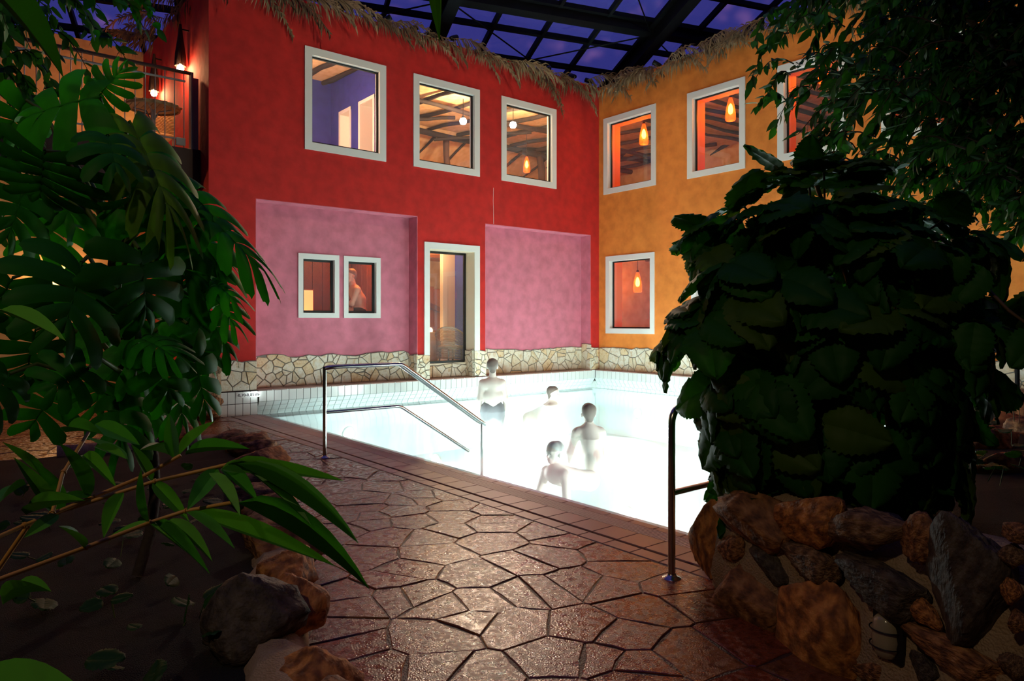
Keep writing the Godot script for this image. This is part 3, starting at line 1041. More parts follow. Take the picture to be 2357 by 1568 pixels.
	for k in 3:
		var a := Vector3(prof[k][1], prof[k][0], 0)
		var b := Vector3(prof[k + 1][1], prof[k + 1][0], 0)
		var up := (a - b).normalized()
		var out := Vector3(0, 0, 1).cross(up)
		tile_row(r, sl, M.white_tile, (a + b) * 0.5 + Vector3(0, 0, [-11.53, -11.64, -11.70][k]), Vector3(0, 0, 0.125), 48, Basis(Vector3(0, 0, 1), up, out))
	for yy in [0.301, 0.112, -0.077]:
		tile_row(r, st, M.white_tile, Vector3(11.157, yy, -5.6), Vector3(0, 0, 0.125), 32, q.scaled(Vector3(1, 1.0, 1)))
	tile_row(r, scn, M.coping_tile, Vector3(11.915, 0.389, -11.5), Vector3(0, 0, 0.25), 24, Basis(Vector3(0, 0, 1), Vector3.UP, Vector3(-1, 0, 0)), "coping_tile")
	var cope_w := MB.new(); cope_w.box(Vector3.ZERO, Vector3(0.242, 0.022, 0.86), Basis(), 0.006)
	tile_row(r, cope_w.mesh(), M.coping_tile, Vector3(11.575, 0.389, -5.6), Vector3(0, 0, 0.25), 16, Basis(Vector3(0, 0, 1), Vector3.UP, Vector3(-1, 0, 0)), "coping_tile")


func deck() -> void:
	rng.seed = 5
	var d := thing("floor", "wet crazy-paved brown flagstone deck beside the pool", "floor", Vector3(2.5, 0, -6), "", "structure")
	var mb := MB.new()
	mb.span(Vector3(-5.0, -0.35, -16.0), Vector3(3.505, -0.003, 5.0))
	mb.span(Vector3(3.505, -0.35, -2.2), Vector3(12.0, -0.008, 5.0))
	part(mb, "mortar_bed", M.mortar_deck, d)
	var area := Rect2(0.55, -14.0, 2.94, 13.4)
	var lie := Transform3D(Basis(Vector3(1, 0, 0), Vector3(0, 0, -1), Vector3(0, 1, 0)), Vector3.ZERO)
	var flip := Rect2(area.position.x, -area.end.y, area.size.x, area.size.y)
	for poly in cells(flip, scatter(flip, 230, 150), 0.0075):
		if area_of(poly) < 0.0025:
			continue
		var c := Vector2()
		for pt in poly: c += pt as Vector2
		c /= poly.size()
		var z := -c.y
		var edge := lerpf(1.35, 2.9, clampf((-z - 2.6) / 5.4, -0.6, 1.0)) - 0.55
		if z > -2.3 and c.x > 3.35 + (z + 2.3) * -0.4 or z > -8.5 and c.x < edge:
			continue
		# uneven outline
		var rough := PackedVector2Array()
		for k in poly.size():
			var a: Vector2 = poly[k]
			var b: Vector2 = poly[(k + 1) % poly.size()]
			rough.append(a)
			if a.distance_to(b) > 0.13:
				var mid := a.lerp(b, rng.randf_range(0.35, 0.65))
				rough.append(mid + (c - mid).normalized() * rng.randf_range(0.0, 0.014))
		mb = MB.new()
		var tilt := Basis(Vector3(1, 0, 0), rng.randfn() * 0.004) * Basis(Vector3(0, 0, 1), rng.randfn() * 0.004)
		var moved := Transform3D(tilt, Vector3(c.x, -0.03 + rng.randf() * 0.005, z)) * Transform3D(Basis(), Vector3(-c.x, 0, -z)) * lie
		mb.prism(rough, moved, 0.03, 0.0035)
		part(mb, "flagstone", M["flagstone_%d" % (rng.randi() % 6)], d)
	# ---- overflow edge: two rows of tiles with a slot between them, a grating and a lip
	var e := thing("pool_edge", "overflow edge of pinkish tiles and grating between flagstones and water", "pool edge", Vector3(3.8, 0, -7), "", "structure")
	mb = MB.new()
	mb.span(Vector3(3.50, -0.3, -11.5), Vector3(4.02, -0.05, -2.3))
	part(mb, "channel", M.channel, e)
	var shapes := []
	for w in [0.118, 0.222, 0.085]:
		var b := MB.new()
		b.box(Vector3.ZERO, Vector3(w, 0.045, 0.236), Basis(), 0.004)
		shapes.append(b.mesh())
	for k in 3:
		tile_row(e, shapes[k], M.coping_tile, Vector3([3.564, 3.762, 4.068][k], -0.0205, -11.5), Vector3(0, 0, 0.24), 38, Basis(), "edge_tile")
	mb = MB.new()
	for i in 420:
		mb.box(Vector3(3.95, -0.008, -11.5 + 0.0217 * (i + 0.5)), Vector3(0.135, 0.02, 0.017))
	mb.box(Vector3(3.879, -0.01, -6.94), Vector3(0.008, 0.024, 9.12))
	mb.box(Vector3(4.02, -0.01, -6.94), Vector3(0.008, 0.024, 9.12))
	part(mb, "grating", M.grate, e, "stuff")


func slab(called: String, a: Vector3, b: Vector3, m: Material, label: String, category := "wall") -> Node:
	var mb := MB.new()
	mb.span(a, b)
	return single(mb, called, m, label, category, "", "structure")


func logs(parent: Node, list: Array, m: Material, seed_: int, called := "log") -> void:
	var r := RandomNumberGenerator.new()
	r.seed = seed_
	for a in list:
		var mb := MB.new()
		var pts := []
		var rad := []
		for i in 7:
			var t := i / 6.0
			pts.append(a[0].lerp(a[1], t) + Vector3(r.randfn(), r.randfn(), r.randfn()) * a[2] * 0.35 * (1.0 if i > 0 and i < 6 else 0.2))
			rad.append(a[2] * (1.0 + 0.12 * r.randfn()))
		mb.tube(pts, rad, 8)
		part(mb, called, m, parent)


func pendant(at: Vector3, label: String, light: float, top: float, long := 0.49) -> void:
	var p := thing("pendant_lamp", label, "lamp", at, "orange glass pendants")
	var k := long / 0.49
	var size := Transform3D(Basis().scaled(Vector3(k, k, k)), Vector3.ZERO)
	var mb := MB.new()
	mb.lathe([Vector2(0.085, 0.0), Vector2(0.1, 0.015), Vector2(0.104, 0.08), Vector2(0.1, 0.16), Vector2(0.088, 0.25), Vector2(0.07, 0.34), Vector2(0.048, 0.42), Vector2(0.032, 0.47), Vector2(0.03, 0.488)], 20, size)
	var shade := piece(mb, "shade", M.pendant_glass, p)
	for i in 4:
		var y := 0.03 + 0.035 * i
		mb = MB.new()
		mb.lathe([Vector2(0.1, y - 0.004), Vector2(0.107, y), Vector2(0.1, y + 0.004)], 20, size)
		piece(mb, "rib", M.pendant_glass, shade)
	mb = MB.new()
	mb.lathe([Vector2(0.0, 0.13), Vector2(0.035, 0.15), Vector2(0.052, 0.21), Vector2(0.042, 0.29), Vector2(0.022, 0.34), Vector2(0.0, 0.36)], 14, size)
	piece(mb, "bulb", M.pendant_core, p)
	mb = MB.new()
	mb.tube([Vector3(0, 0.48 * k, 0), Vector3(0, top - at.y, 0)], 0.006, 5)
	piece(mb, "cord", M.black_frame, p)
	mb = MB.new()
	mb.lathe([Vector2(0.034, 0.475 * k), Vector2(0.03, 0.52 * k), Vector2(0.008, 0.535 * k)], 10)
	piece(mb, "cap", M.black_frame, p)
	omni("pendant_light", at + Vector3(0, 0.2 * k, 0), light, Color(1.0, 0.55, 0.18), 0.045)


func rooms() -> void:
	# ---- floors, ceilings and partitions of the building
	slab("ceiling_upper_left", Vector3(3.71, 6.7, -16.0), Vector3(7.05, 6.9, -11.691), M.ceiling_cloth, "pale cloth ceiling of the blue room", "ceiling")
	slab("floor_upper", Vector3(3.71, 3.62, -18.6), Vector3(18.1, 3.82, -11.691), M.floor_inside, "upper floor slab behind the red facade", "floor")
	slab("floor_upper_right", Vector3(12.401, 3.62, -11.691), Vector3(18.1, 3.82, 0.0), M.floor_inside, "upper floor slab behind the orange facade", "floor")
	slab("wall_blue_back", Vector3(3.71, 3.82, -14.65), Vector3(6.7, 6.7, -14.5), M.blue_plaster, "blue back wall seen through the upper left window")
	var bw := thing("wall_blue", "blue partition with two white framed openings inside the upper left window", "wall", Vector3(6.7, 3.82, -13.2), "", "structure")
	var bx := Transform3D(Basis(Vector3(0, 0, 1), Vector3.UP, Vector3(-1, 0, 0)), Vector3(6.7, 0, 0))
	var ops := [[-14.08, -13.52], [-13.18, -12.5]]
	var hs := []
	for o in ops: hs.append([o[0] + 0.07, o[1] - 0.07, 4.6, 5.90])
	var mb := MB.new()
	wall_with(mb, bx, -14.5, -11.691, 3.82, 6.7, 0.35, hs)
	part(mb, "plaster", M.blue_plaster, bw)
	for o in ops:
		mb = MB.new()
		ibox(mb, bx, Vector3(o[0], 4.53, 0), Vector3(o[0] + 0.07, 5.97, 0.015))
		ibox(mb, bx, Vector3(o[1] - 0.07, 4.53, 0), Vector3(o[1], 5.97, 0.015))
		ibox(mb, bx, Vector3(o[0], 5.90, 0), Vector3(o[1], 5.97, 0.016))
		ibox(mb, bx, Vector3(o[0], 4.53, 0), Vector3(o[1], 4.60, 0.016))
		ibox(mb, bx, Vector3(o[0] + 0.06, 4.59, -0.36), Vector3(o[0] + 0.073, 5.91, 0.0))
		ibox(mb, bx, Vector3(o[1] - 0.073, 4.59, -0.36), Vector3(o[1] - 0.06, 5.91, 0.0))
		ibox(mb, bx, Vector3(o[0] + 0.06, 5.897, -0.36), Vector3(o[1] - 0.06, 5.91, 0.0))
		ibox(mb, bx, Vector3(o[0] + 0.06, 4.59, -0.36), Vector3(o[1] - 0.06, 4.603, 0.0))
		part(mb, "opening_trim", M.white_paint, bw)
	var st := [Vector3(6.86, 4.603, -13.72), Vector3(6.86, 4.603, -12.78)]
	for i in 2:
		var s := thing("carved_figure", ["slim dark carved figure in the farther white opening of the blue wall", "slim dark carved figure in the nearer white opening of the blue wall"][i], "figurine", st[i], "carved figures")
		var fig := MB.new()
		var pr := []
		for k in 15:
			var t := k / 14.0
			pr.append(Vector2(0.035 * (1.0 - 0.35 * t) * (1.0 + 0.45 * sin(t * 19.0 + i)), t * 0.62))
		pr[0] = Vector2(0.05, 0.0)
		pr[14] = Vector2(0.004, 0.62)
		fig.lathe(pr, 10)
		piece(fig, "body", M.log_dark, s)
		fig = MB.new()
		fig.box(Vector3(0, 0.012, 0), Vector3(0.12, 0.024, 0.12), Basis(), 0.004)
		piece(fig, "base", M.log_dark, s)
	var lg := thing("ceiling_logs", "dark round log rafters under the pale ceiling of the blue room", "rafters", Vector3(5, 6.6, -13), "", "structure")
	var list := []
	for i in 6: list.append([Vector3(3.75 + 0.55 * i, 6.64, -14.45), Vector3(4.15 + 0.55 * i, 6.64, -12.0), 0.05])
	logs(lg, list, M.log_dark, 3)
	omni("blue_room_light", Vector3(5.0, 5.4, -12.6), 4.5, Color(1.0, 0.86, 0.70), 0.1)
	ceiling_spot(Vector3(4.3, 6.64, -12.4), "small ceiling spot of the blue room behind the red wall")
	# ---- the gallery behind windows two and three and behind the orange wall
	slab("ceiling_gallery", Vector3(7.05, 6.62, -15.9), Vector3(18.1, 6.9, -11.691), M.ceiling_cloth, "pale cloth ceiling of the gallery behind the red facade", "ceiling")
	slab("ceiling_gallery_right", Vector3(12.401, 6.62, -11.691), Vector3(18.1, 6.9, 0.0), M.ceiling_cloth, "pale cloth ceiling of the gallery behind the orange facade", "ceiling")
	mb = MB.new()
	mb.quad(Vector3(7.05, 6.62, -15.85), Vector3(18.1, 6.62, -15.85), Vector3(18.1, 5.0, -18.6), Vector3(7.05, 5.0, -18.6))
	mb.quad(Vector3(7.05, 6.72, -15.85), Vector3(7.05, 5.1, -18.6), Vector3(18.1, 5.1, -18.6), Vector3(18.1, 6.72, -15.85))
	single(mb, "ceiling_slope", M.ceiling_cloth, "sloping pale ceiling at the back of the gallery", "ceiling", "", "structure")
	slab("wall_gallery_back", Vector3(3.71, 3.82, -18.8), Vector3(18.1, 6.9, -18.6), M.beige_plaster, "beige back wall of the upper gallery")
	slab("wall_gallery_end", Vector3(12.401, 3.82, -0.2), Vector3(18.1, 6.9, 0.0), M.beige_plaster, "beige end wall of the upper gallery")
	slab("wall_gallery_outer", Vector3(17.9, 3.82, -18.6), Vector3(18.1, 6.62, -0.2), M.beige_plaster, "beige outer wall of the upper gallery")
	slab("wall_gallery_left", Vector3(6.9, 3.82, -18.6), Vector3(7.05, 6.9, -14.5), M.beige_plaster, "beige wall closing the gallery on the blue room side")
	var g := thing("gallery_logs", "round log rafters, beam and posts carrying the gallery ceiling", "rafters", Vector3(10, 6.5, -14), "", "structure")
	list = []
	for i in 12:
		var x := 7.3 + 0.92 * i
		list.append([Vector3(x, 6.55, -15.85), Vector3(x + 0.75, 6.55, -12.0), 0.055])
	list.append([Vector3(7.1, 6.42, -15.75), Vector3(17.9, 6.46, -15.75), 0.085])
	list.append([Vector3(7.1, 6.46, -13.6), Vector3(17.9, 6.40, -13.9), 0.06])
	list.append([Vector3(8.0, 6.3, -15.2), Vector3(9.9, 6.5, -14.4), 0.045])
	list.append([Vector3(10.0, 6.2, -15.5), Vector3(12.2, 6.5, -14.2), 0.045])
	for i in 11: list.append([Vector3(7.4 + i, 6.5, -15.95), Vector3(6.9 + 0.98 * i, 5.0, -18.5), 0.035])
	logs(g, list, M.log_dark, 5)
	list = [[Vector3(10.6, 3.82, -15.75), Vector3(10.55, 6.4, -15.75), 0.085], [Vector3(13.75, 3.82, -15.3), Vector3(13.8, 6.4, -15.7), 0.085], [Vector3(7.9, 3.82, -15.75), Vector3(7.9, 6.4, -15.75), 0.085], [Vector3(16.6, 3.82, -15.75), Vector3(16.6, 6.4, -15.75), 0.085]]
	logs(g, list, M.log, 6, "post")
	list = []
	for i in 22: list.append([Vector3(12.5, 6.56, -11.9 + 0.52 * i), Vector3(17.9, 6.56, -11.3 + 0.52 * i), 0.05])
	logs(g, list, M.log_dark, 8)
	ceiling_globe(Vector3(9.2, 6.0, -13.05), "bright white spot shining through the middle red-facade window")
	ceiling_globe(Vector3(10.44, 6.08, -12.8), "bright white spot shining through the red-facade window near the corner")
	for g_at in [Vector3(9.2, 6.0, -13.05), Vector3(10.44, 6.08, -12.8)]:
		omni("gallery_light", g_at, 4.0, Color(1.0, 0.84, 0.62), 0.08)
		spot("gallery_beam", g_at + Vector3(-0.06, -0.08, 0.09), Vector3(2.3, 0.0, -3.2), 11.0, Color(1.0, 0.88, 0.76), 24.0, 0.09)
	pendant(Vector3(11.96, 5.39, -14.1), "small orange pendant deep inside the red-facade window near the corner", 0.12, 6.62, 0.42)
	pendant(Vector3(12.75, 5.61, -10.84), "orange pendant in the upper window nearest the corner of the orange wall", 0.6, 6.62)
	pendant(Vector3(12.75, 5.65, -8.53), "orange pendant in the second upper window of the orange wall", 0.6, 6.62)
	pendant(Vector3(12.75, 5.92, -6.56), "orange pendant in the upper window half hidden by fig branches", 0.6, 6.62)
	pendant(Vector3(12.75, 5.92, -4.59), "orange pendant glimpsed behind the dark fig crown", 0.6, 6.62)
	# ---- sauna cabin behind the pink niche
	var s := thing("sauna_cabin", "wood panelled sauna cabin behind the small niche windows", "room", Vector3(5.6, 0.62, -13.2), "", "structure")
	for k in 9:
		mb = MB.new(); mb.span(Vector3(4.35, 3.2, -14.1 + 0.235 * k), Vector3(7.0, 3.24, -14.1 + 0.235 * k + 0.23), 0.005)
		part(mb, "ceiling_board", M.wood_wall, s)
		mb = MB.new(); mb.span(Vector3(7.0, 0.9, -14.1 + 0.235 * k), Vector3(7.04, 3.2, -14.1 + 0.235 * k + 0.23), 0.005)
		part(mb, "wall_board", M.wood_wall, s)
	for k in 12:
		mb = MB.new(); mb.span(Vector3(4.35 + 0.22 * k, 0.9, -14.14), Vector3(4.35 + 0.22 * k + 0.215, 3.2, -14.1), 0.005)
		part(mb, "wall_board", M.wood_dark, s)
	mb = MB.new(); mb.span(Vector3(4.3, 0.9, -14.1), Vector3(4.35, 3.2, -11.98)); part(mb, "side_wall", M.wood_dark, s)
	mb = MB.new(); mb.span(Vector3(4.3, 0.85, -14.14), Vector3(7.04, 0.9, -11.98)); part(mb, "floor_board", M.wood_dark, s)
	mb = MB.new()
	for k in 4: mb.span(Vector3(4.4, 2.12 + 0.07 * k, -14.09), Vector3(5.55, 2.15 + 0.07 * k, -14.05))
	part(mb, "vent_slats", M.black_frame, s)
	mb = MB.new(); mb.span(Vector3(5.5, 0.9, -12.75), Vector3(6.99, 1.58, -12.15), 0.01); tag(single(mb, "sauna_bench", M.wood_wall, "wooden sauna bench under the sitting person", "bench"), "")
	var lp := thing("light_screen", "cream lit screen at the lower left inside the small left niche window", "lit screen", Vector3(5.45, 0.9, -13.2))
	mb = MB.new(); mb.span(Vector3(4.97, 0.92, -13.12), Vector3(5.68, 2.11, -13.08), 0.005); part(mb, "lamp_panel", M.lit_panel, lp)
	mb = MB.new(); sash(mb, Transform3D(Basis(), Vector3(0, 0, -13.1)), 4.95, 5.70, 0.9, 2.13, 0.02, 0.05); part(mb, "frame", M.wood_wall, lp)
	omni("light_screen_glow", Vector3(5.4, 1.6, -12.95), 0.10, Color(1.0, 0.74, 0.42), 0.2)
	var sl := thing("sauna_lamp", "small red-orange sauna lamp above the sitting person, hidden by the window head", "lamp", Vector3(6.5, 3.1, -12.6))
	mb = MB.new(); mb.lathe([Vector2(0.0, -0.06), Vector2(0.05, -0.04), Vector2(0.06, 0.0), Vector2(0.05, 0.04)], 12); piece(mb, "bulb", M.pendant_core, sl)
	mb = MB.new(); mb.lathe([Vector2(0.075, 0.02), Vector2(0.075, 0.09), Vector2(0.0, 0.1)], 12); piece(mb, "socket", M.black_frame, sl)
	omni("sauna_lamp_glow", Vector3(6.5, 3.1, -12.6), 1.9, Color(1.0, 0.58, 0.28), 0.05)
	# ---- lobby behind the glazed door
	slab("floor_lobby", Vector3(7.06, 0.42, -17.2), Vector3(12.4, 0.66, -11.951), M.floor_inside, "pale floor of the lobby behind the glazed door", "floor")
	slab("wall_lobby_back", Vector3(3.71, 0.42, -17.4), Vector3(12.4, 3.62, -17.2), M.beige_plaster, "beige back wall of the lobby")
	slab("wall_lobby_left", Vector3(7.045, 0.62, -17.2), Vector3(7.1, 3.62, -11.951), M.wood_wall, "wooden left wall of the lobby")
	slab("ceiling_lobby", Vector3(7.06, 3.3, -17.2), Vector3(12.4, 3.62, -11.951), M.ceiling_cloth, "pale ceiling of the lobby with wooden beams", "ceiling")
	slab("wall_lobby_right", Vector3(12.2, 0.42, -17.2), Vector3(12.4, 3.62, -11.951), M.blue_plaster, "blue right wall of the lobby")
	slab("wall_lobby_pier", Vector3(8.76, 0.66, -13.32), Vector3(9.6, 3.3, -13.2), M.cream, "pale pier inside the lobby")
	slab("wall_lobby_blue", Vector3(9.08, 0.66, -13.2), Vector3(9.3, 3.3, -11.96), M.blue_plaster, "blue partition inside the lobby beside the pier")
	var lb := thing("lobby_beams", "brown wooden beams across the lobby ceiling", "beams", Vector3(9, 3.25, -14), "", "structure")
	for i in 6:
		mb = MB.new(); mb.span(Vector3(7.1, 3.2, -12.5 - 0.85 * i), Vector3(12.2, 3.3, -12.6 - 0.85 * i), 0.008); part(mb, "beam", M.wood_wall, lb)
	var stair := thing("stair_panelling", "wooden board panelling under a stair in the lobby", "panelling", Vector3(9.5, 0.66, -16.9), "", "structure")
	for i in 16:
		var h := 3.25 - 0.06 * i
		mb = MB.new(); mb.span(Vector3(7.2 + 0.25 * i, 0.66, -16.6), Vector3(7.2 + 0.25 * i + 0.235, h, -16.55), 0.006); part(mb, "board", M.wood_wall, stair)
	mb = MB.new(); mb.beam(Vector3(7.15, 3.15, -16.5), Vector3(11.2, 1.7, -16.5), 0.1, 0.14, Vector3.UP, 0.01); part(mb, "handrail", M.wood_dark, stair)
	mb = MB.new(); mb.beam(Vector3(7.15, 2.1, -16.5), Vector3(10.2, 1.0, -16.5), 0.06, 0.1, Vector3.UP, 0.01); part(mb, "handrail", M.wood_dark, stair)
	for a in [[Vector3(8.55, 3.29, -13.2), "small round ceiling downlight of the lobby nearer the door glass"], [Vector3(9.6, 3.29, -14.7), "small round ceiling downlight deeper in the lobby"]]:
		ceiling_spot(a[0], a[1])
	omni("lobby_light", Vector3(8.3, 3.0, -13.0), 1.0, Color(1.0, 0.80, 0.55), 0.08)
	omni("lobby_light", Vector3(9.4, 2.9, -15.2), 2.4, Color(1.0, 0.78, 0.50), 0.08)
	wicker_chair(Vector3(8.42, 0.66, -12.4))
	var pot := thing("glowing_pot", "tall cream pot glowing at its rim behind the glazed door", "pot", Vector3(8.26, 0.66, -12.95))
	mb = MB.new(); mb.lathe([Vector2(0.0, 0.0), Vector2(0.16, 0.0), Vector2(0.19, 0.12), Vector2(0.18, 0.35), Vector2(0.13, 0.52), Vector2(0.11, 0.58), Vector2(0.125, 0.62), Vector2(0.10, 0.62), Vector2(0.09, 0.56)], 18); piece(mb, "body", M.ceiling_cloth, pot)
	mb = MB.new(); mb.lathe([Vector2(0.0, 0.60), Vector2(0.05, 0.61), Vector2(0.06, 0.66), Vector2(0.04, 0.71), Vector2(0.0, 0.72)], 12); piece(mb, "bulb", M.downlight, pot)
	omni("pot_light", Vector3(8.26, 1.33, -12.95), 0.25, Color(1.0, 0.8, 0.5), 0.05)
	small_plant("lobby_plant", "leafy climbing plant beside the glowing pot in the lobby", Vector3(8.25, 0.66, -14.3), 1.9, 0.45, 60, 91)
	# ---- dining room behind the lower orange windows
	slab("floor_dining", Vector3(12.401, 0.42, -11.951), Vector3(17.2, 0.66, 0.0), M.floor_inside, "floor of the room behind the lower orange windows", "floor")
	slab("wall_dining_back", Vector3(17.0, 0.42, -11.951), Vector3(17.2, 3.62, 0.0), M.beige_plaster, "beige back wall behind the lower orange windows")
	slab("wall_dining_left", Vector3(12.401, 0.42, -12.1), Vector3(17.2, 3.62, -11.952), M.beige_plaster, "beige side wall behind the lower orange windows")
	slab("wall_dining_right", Vector3(12.401, 0.42, -0.2), Vector3(17.2, 3.62, 0.0), M.beige_plaster, "beige end wall behind the lower orange windows")
	slab("ceiling_dining", Vector3(12.401, 3.12, -11.951), Vector3(17.2, 3.62, 0.0), M.ceiling_cloth, "pale ceiling behind the lower orange windows", "ceiling")
	var bt := thing("dining_battens", "dark wooden battens under the ceiling behind the lower orange windows", "battens", Vector3(14, 3.3, -7), "", "structure")
	for i in 9:
		mb = MB.new(); mb.span(Vector3(12.6 + 0.48 * i, 3.04, -11.9), Vector3(12.68 + 0.48 * i, 3.12, -0.3), 0.008); part(mb, "batten", M.log_dark, bt)
	pendant(Vector3(12.95, 2.2, -11.2), "orange pendant in the lower window beside the corner of the orange wall", 0.5, 3.12)
	pendant(Vector3(13.0, 2.2, -8.7), "orange pendant behind the bush in the lower orange-wall window", 0.5, 3.12)
	pendant(Vector3(13.0, 2.2, -5.0), "orange pendant in the lower window right of the bush", 0.5, 3.12)
	for i in 2:
		var sh := thing("wall_shelf", ["upper dark wall shelf behind the lower corner window", "lower dark wall shelf behind the lower corner window"][i], "shelf", Vector3(16.8, [1.75, 1.15][i], -10.5))
		mb = MB.new(); mb.box(Vector3(0, 0, 0), Vector3(0.32, 0.05, 2.8), Basis(), 0.006); piece(mb, "board", M.log_dark, sh)
		mb = MB.new()
		for k in 3: mb.box(Vector3(0.1, -0.07, -1.1 + 1.1 * k), Vector3(0.1, 0.12, 0.04))
		piece(mb, "bracket", M.black_frame, sh)
	small_plant("hanging_plant", "trailing plant hanging in the lower corner window below the pendant", Vector3(13.3, 1.35, -10.25), 0.95, 0.3, 70, 92)


func ceiling_spot(at: Vector3, label: String) -> void:
	var d := thing("downlight", label, "lamp", at)
	var mb := MB.new()
	mb.lathe([Vector2(0.0, -0.012), Vector2(0.045, -0.012), Vector2(0.05, 0.0)], 14)
	piece(mb, "lens", M.downlight, d)
	mb = MB.new()
	mb.lathe([Vector2(0.05, -0.004), Vector2(0.062, -0.014), Vector2(0.075, -0.01), Vector2(0.075, 0.01)], 14)
	piece(mb, "ring", M.steel, d)


func ceiling_globe(at: Vector3, label: String) -> void:
	var d := thing("gallery_spot", label, "lamp", at, "bright gallery spots")
	var mb := MB.new()
	mb.lathe([Vector2(0.0, -0.08), Vector2(0.058, -0.06), Vector2(0.082, 0.0), Vector2(0.06, 0.055), Vector2(0.0, 0.08)], 14)
	piece(mb, "bulb", M.bulb_white, d)
	mb = MB.new()
	mb.lathe([Vector2(0.03, 0.05), Vector2(0.035, 0.1), Vector2(0.01, 0.13)], 10)
	mb.tube([Vector3(0, 0.12, 0), Vector3(0, 0.5, 0)], 0.008, 5)
	piece(mb, "socket", M.black_frame, d)


func wicker_chair(at: Vector3) -> void:
	var c := thing("wicker_armchair", "curved wicker armchair seen through the glazed door", "chair", at)
	c.scale = Vector3.ONE * 0.8
	# woven shell: a curved back that wraps into the arms, higher at the back
	var mb := MB.new()
	var n := 40
	for k in 26:
		var t := k / 25.0
		var pts := []
		for i in n + 1:
			var a := lerpf(-2.15, 2.15, i / float(n))
			var top := 0.52 + 0.38 * pow(maxf(cos(a * 0.72), 0.0), 1.4)
			var y := 0.1 + (top - 0.1) * t
			var rr := 0.36 + 0.03 * t + 0.006 * (1.0 if (i + k) % 2 == 0 else -1.0)
			pts.append(Vector3(sin(a) * rr, y, -cos(a) * rr))
		mb.tube(pts, 0.009, 4, false)
	piece(mb, "woven_shell", M.wicker, c, Transform3D(Basis(Vector3.UP, 2.3), Vector3.ZERO))
	mb = MB.new()
	var rim := []
	for i in n + 1:
		var a := lerpf(-2.15, 2.15, i / float(n))
		rim.append(Vector3(sin(a) * 0.395, 0.53 + 0.38 * pow(maxf(cos(a * 0.72), 0.0), 1.4), -cos(a) * 0.395))
	mb.tube(rim, 0.022, 7)
	piece(mb, "rim", M.wicker, c, Transform3D(Basis(Vector3.UP, 2.3), Vector3.ZERO))
	mb = MB.new()
	mb.lathe([Vector2(0.0, 0.34), Vector2(0.34, 0.34), Vector2(0.36, 0.39), Vector2(0.32, 0.43), Vector2(0.0, 0.44)], 20)
	piece(mb, "seat", M.wicker, c)
	for k in 4:
		mb = MB.new()
		var a := PI / 4 + k * PI / 2
		mb.tube([Vector3(cos(a) * 0.3, 0.0, sin(a) * 0.3), Vector3(cos(a) * 0.28, 0.36, sin(a) * 0.28)], 0.022, 7)
		piece(mb, "leg", M.wicker_dark, c)


func small_plant(called: String, label: String, at: Vector3, high: float, wide: float, count: int, seed_: int) -> void:
	var r := RandomNumberGenerator.new()
	r.seed = seed_
	var p := thing(called, label, "plant", at)
	var hang := called.begins_with("hanging")
	var pot := MB.new()
	if hang:
		pot.lathe([Vector2(0.0, high - 0.16), Vector2(0.1, high - 0.16), Vector2(0.14, high), Vector2(0.12, high), Vector2(0.1, high - 0.1)], 14)
		pot.tube([Vector3(0, high, 0), Vector3(0, 1.85, 0)], 0.005, 4)
	else:
		pot.lathe([Vector2(0.0, 0.0), Vector2(0.12, 0.0), Vector2(0.16, 0.28), Vector2(0.13, 0.28), Vector2(0.11, 0.2)], 14)
	piece(pot, "pot", M.wicker_dark, p)
	var stems := MB.new()
	var leaves := MB.new()
	for k in 7:
		var pts := []
		var a := r.randf() * TAU
		for i in 9:
			var t := i / 8.0
			var rr := wide * (0.15 + 0.5 * sin(t * 2.4) + 0.12 * r.randfn())
			var y := high * (1.0 - t * (0.6 + 0.4 * r.randf())) if hang else 0.2 + (high - 0.2) * t
			pts.append(Vector3(cos(a + t) * rr, y, sin(a + t) * rr))
		stems.tube(pts, 0.006, 4, false)
		for i in count / 7:
			var q: Vector3 = pts[r.randi() % 9]
			var d := Vector3(r.randfn(), r.randfn() - 0.3, r.randfn()).normalized()
			var s := d.cross(Vector3.UP).normalized() * 0.03
			leaves.quad(q, q + d * 0.04 - s, q + d * 0.1, q + d * 0.04 + s)
	piece(stems, "stem", M.stem_green, p)
	piece(leaves, "foliage", M.leaf_ficus_1, p, Transform3D(), "stuff")


